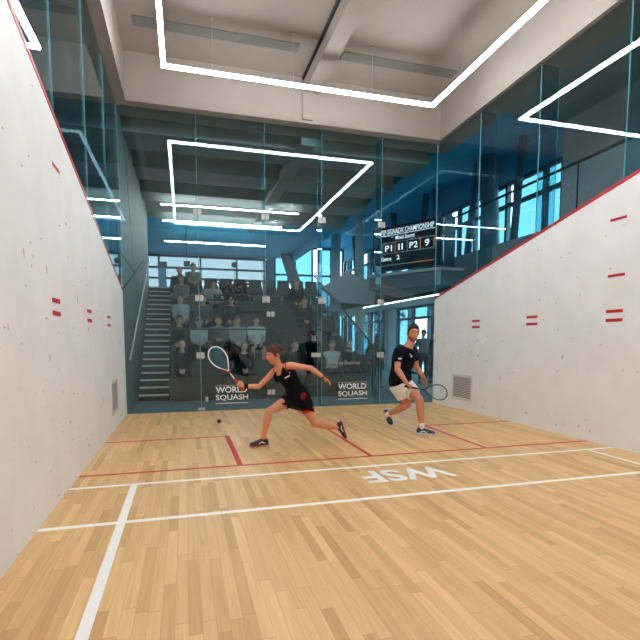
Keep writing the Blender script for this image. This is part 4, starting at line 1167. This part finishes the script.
# dark visitor chairs right of the stand
def chair(x, y, rz_, label):
    t = thing('visitor_chair', label, 'chair', (x, y, 0))
    b = box(bmesh.new(), x - .24, x + .24, y - .24, y + .24, .40, .48, 0, .03); obj('seat', b, M['seat'], t)
    b = bmesh.new(); obox(b, (x, y + .26, .72), (.24, 0, 0), (0, .03, .004), (0, .05, .25)); bmesh.ops.bevel(b, geom=b.edges[:], offset=.02, segments=2, affect='EDGES'); obj('backrest', b, M['seat'], t)
    for sx in (-1, 1):
        b = tube(bmesh.new(), [(x + sx * .25, y - .24, 0), (x + sx * .25, y - .22, .64), (x + sx * .25, y + .24, .64), (x + sx * .25, y + .26, 0)], .013, 8); obj('side_frame', b, M['alu'], t)
    b = tube(bmesh.new(), [(x - .25, y - .22, .42), (x + .25, y - .22, .42)], .012, 8); obj('crossbar', b, M['alu'], t)
chair(5.86, 2.75, 0, 'black padded visitor chair with metal frame right of the stand, nearer one')
chair(5.93, 3.95, 0, 'black padded visitor chair with metal frame right of the stand, further one')

# ------------------------------------------------------------------ outdoors
struct(obj('floor_outdoors', B(10.2, 60, -25, 60, -.3, -.12), M['ground']))
def tree(x, y, h, r, label):
    t = thing('tree', label, 'tree', (x, y, -.12))
    obj('trunk', tube(bmesh.new(), [(x, y, -.12), (x + .1, y, h * .5), (x, y + .1, h * .75)], [.16, .12, .06], 10), M['bark'], t, smooth=True)
    b = bmesh.new(); rnd = random.Random(int(x * 100 + y))
    for q in range(900):
        d = V((rnd.gauss(0, 1), rnd.gauss(0, 1), rnd.gauss(0, 1))).normalized() * (rnd.random() ** .4) * r
        p = V((x, y, h * .68)) + V((d.x, d.y, d.z * 1.15)); s = .09 + rnd.random() * .14
        u = V((rnd.gauss(0, 1), rnd.gauss(0, 1), rnd.gauss(0, 1))).normalized(); w = u.orthogonal().normalized()
        b.faces.new([b.verts.new(p + u * s), b.verts.new(p + w * s * .6), b.verts.new(p - u * s), b.verts.new(p - w * s * .6)])
    obj('crown', b, M['leaf'], t)
tree(14.5, 9.5, 4.2, 1.7, 'leafy tree outside the lower windows, nearest the man')
tree(16.5, 15.0, 5.0, 2.0, 'leafy tree outside the lower windows behind the pale pier')
tree(13.2, 19.5, 4.6, 1.8, 'leafy tree outside the far windows right of the stand')

# ------------------------------------------------------------------ daylight, camera
w = bpy.data.worlds.new('World'); sc.world = w; w.use_nodes = True
nt = w.node_tree; bg = nt.nodes['Background']
tc = N(nt, 'ShaderNodeTexCoord'); sep = N(nt, 'ShaderNodeSeparateXYZ'); nt.links.new(tc.outputs['Generated'], sep.inputs[0])
rp = N(nt, 'ShaderNodeValToRGB'); rp.color_ramp.elements[0].position = 0.; rp.color_ramp.elements[0].color = (.92, .97, 1, 1)
rp.color_ramp.elements[1].position = .8; rp.color_ramp.elements[1].color = (.66, .86, 1, 1)
nt.links.new(sep.outputs[2], rp.inputs[0]); nt.links.new(rp.outputs[0], bg.inputs[0]); bg.inputs[1].default_value = 8.
def portal(loc, rot, sx, sy):
    l = bpy.data.lights.new('window_portal', 'AREA'); l.shape = 'RECTANGLE'; l.size = sx; l.size_y = sy; l.cycles.is_portal = True
    o = bpy.data.objects.new('window_portal', l); o.location = loc; o.rotation_euler = rot; C.objects.link(o)
portal((10.25, 8.7, 4.7), (0, PI / 2, 0), 2.2, 16.6); portal((10.25, 8.2, 1.38), (0, PI / 2, 0), 2.7, 17.6)
portal((8.0, 17.25, 3.3), (-PI / 2, 0, 0), 4.0, 6.5); portal((.95, 17.25, 4.45), (-PI / 2, 0, 0), 9.1, 2.6)

cam = bpy.data.cameras.new('camera'); co = bpy.data.objects.new('camera', cam); C.objects.link(co); sc.camera = co
cam.sensor_fit = 'HORIZONTAL'; cam.sensor_width = 36; cam.lens = 478.05 / 640 * 36; cam.shift_y = 61.15 / 640; cam.clip_start = .02; cam.clip_end = 200
yaw, pit = .2759, -.0869
fw = V((math.sin(yaw) * math.cos(pit), math.cos(yaw) * math.cos(pit), math.sin(pit)))
co.location = (1.0671, -9.5575, 1.3982); co.rotation_euler = fw.to_track_quat('-Z', 'Y').to_euler()

vs = sc.view_settings
sc.display_settings.display_device = 'sRGB'
vs.view_transform = 'Standard'; vs.look = 'None'; vs.gamma = 1.; vs.use_curve_mapping = False; vs.exposure = 0.
sc.cycles.use_denoising = True
sc.cycles.max_bounces = 12; sc.cycles.transparent_max_bounces = 32; sc.cycles.glossy_bounces = 6; sc.cycles.diffuse_bounces = 5
sc.cycles.sample_clamp_indirect = 6.
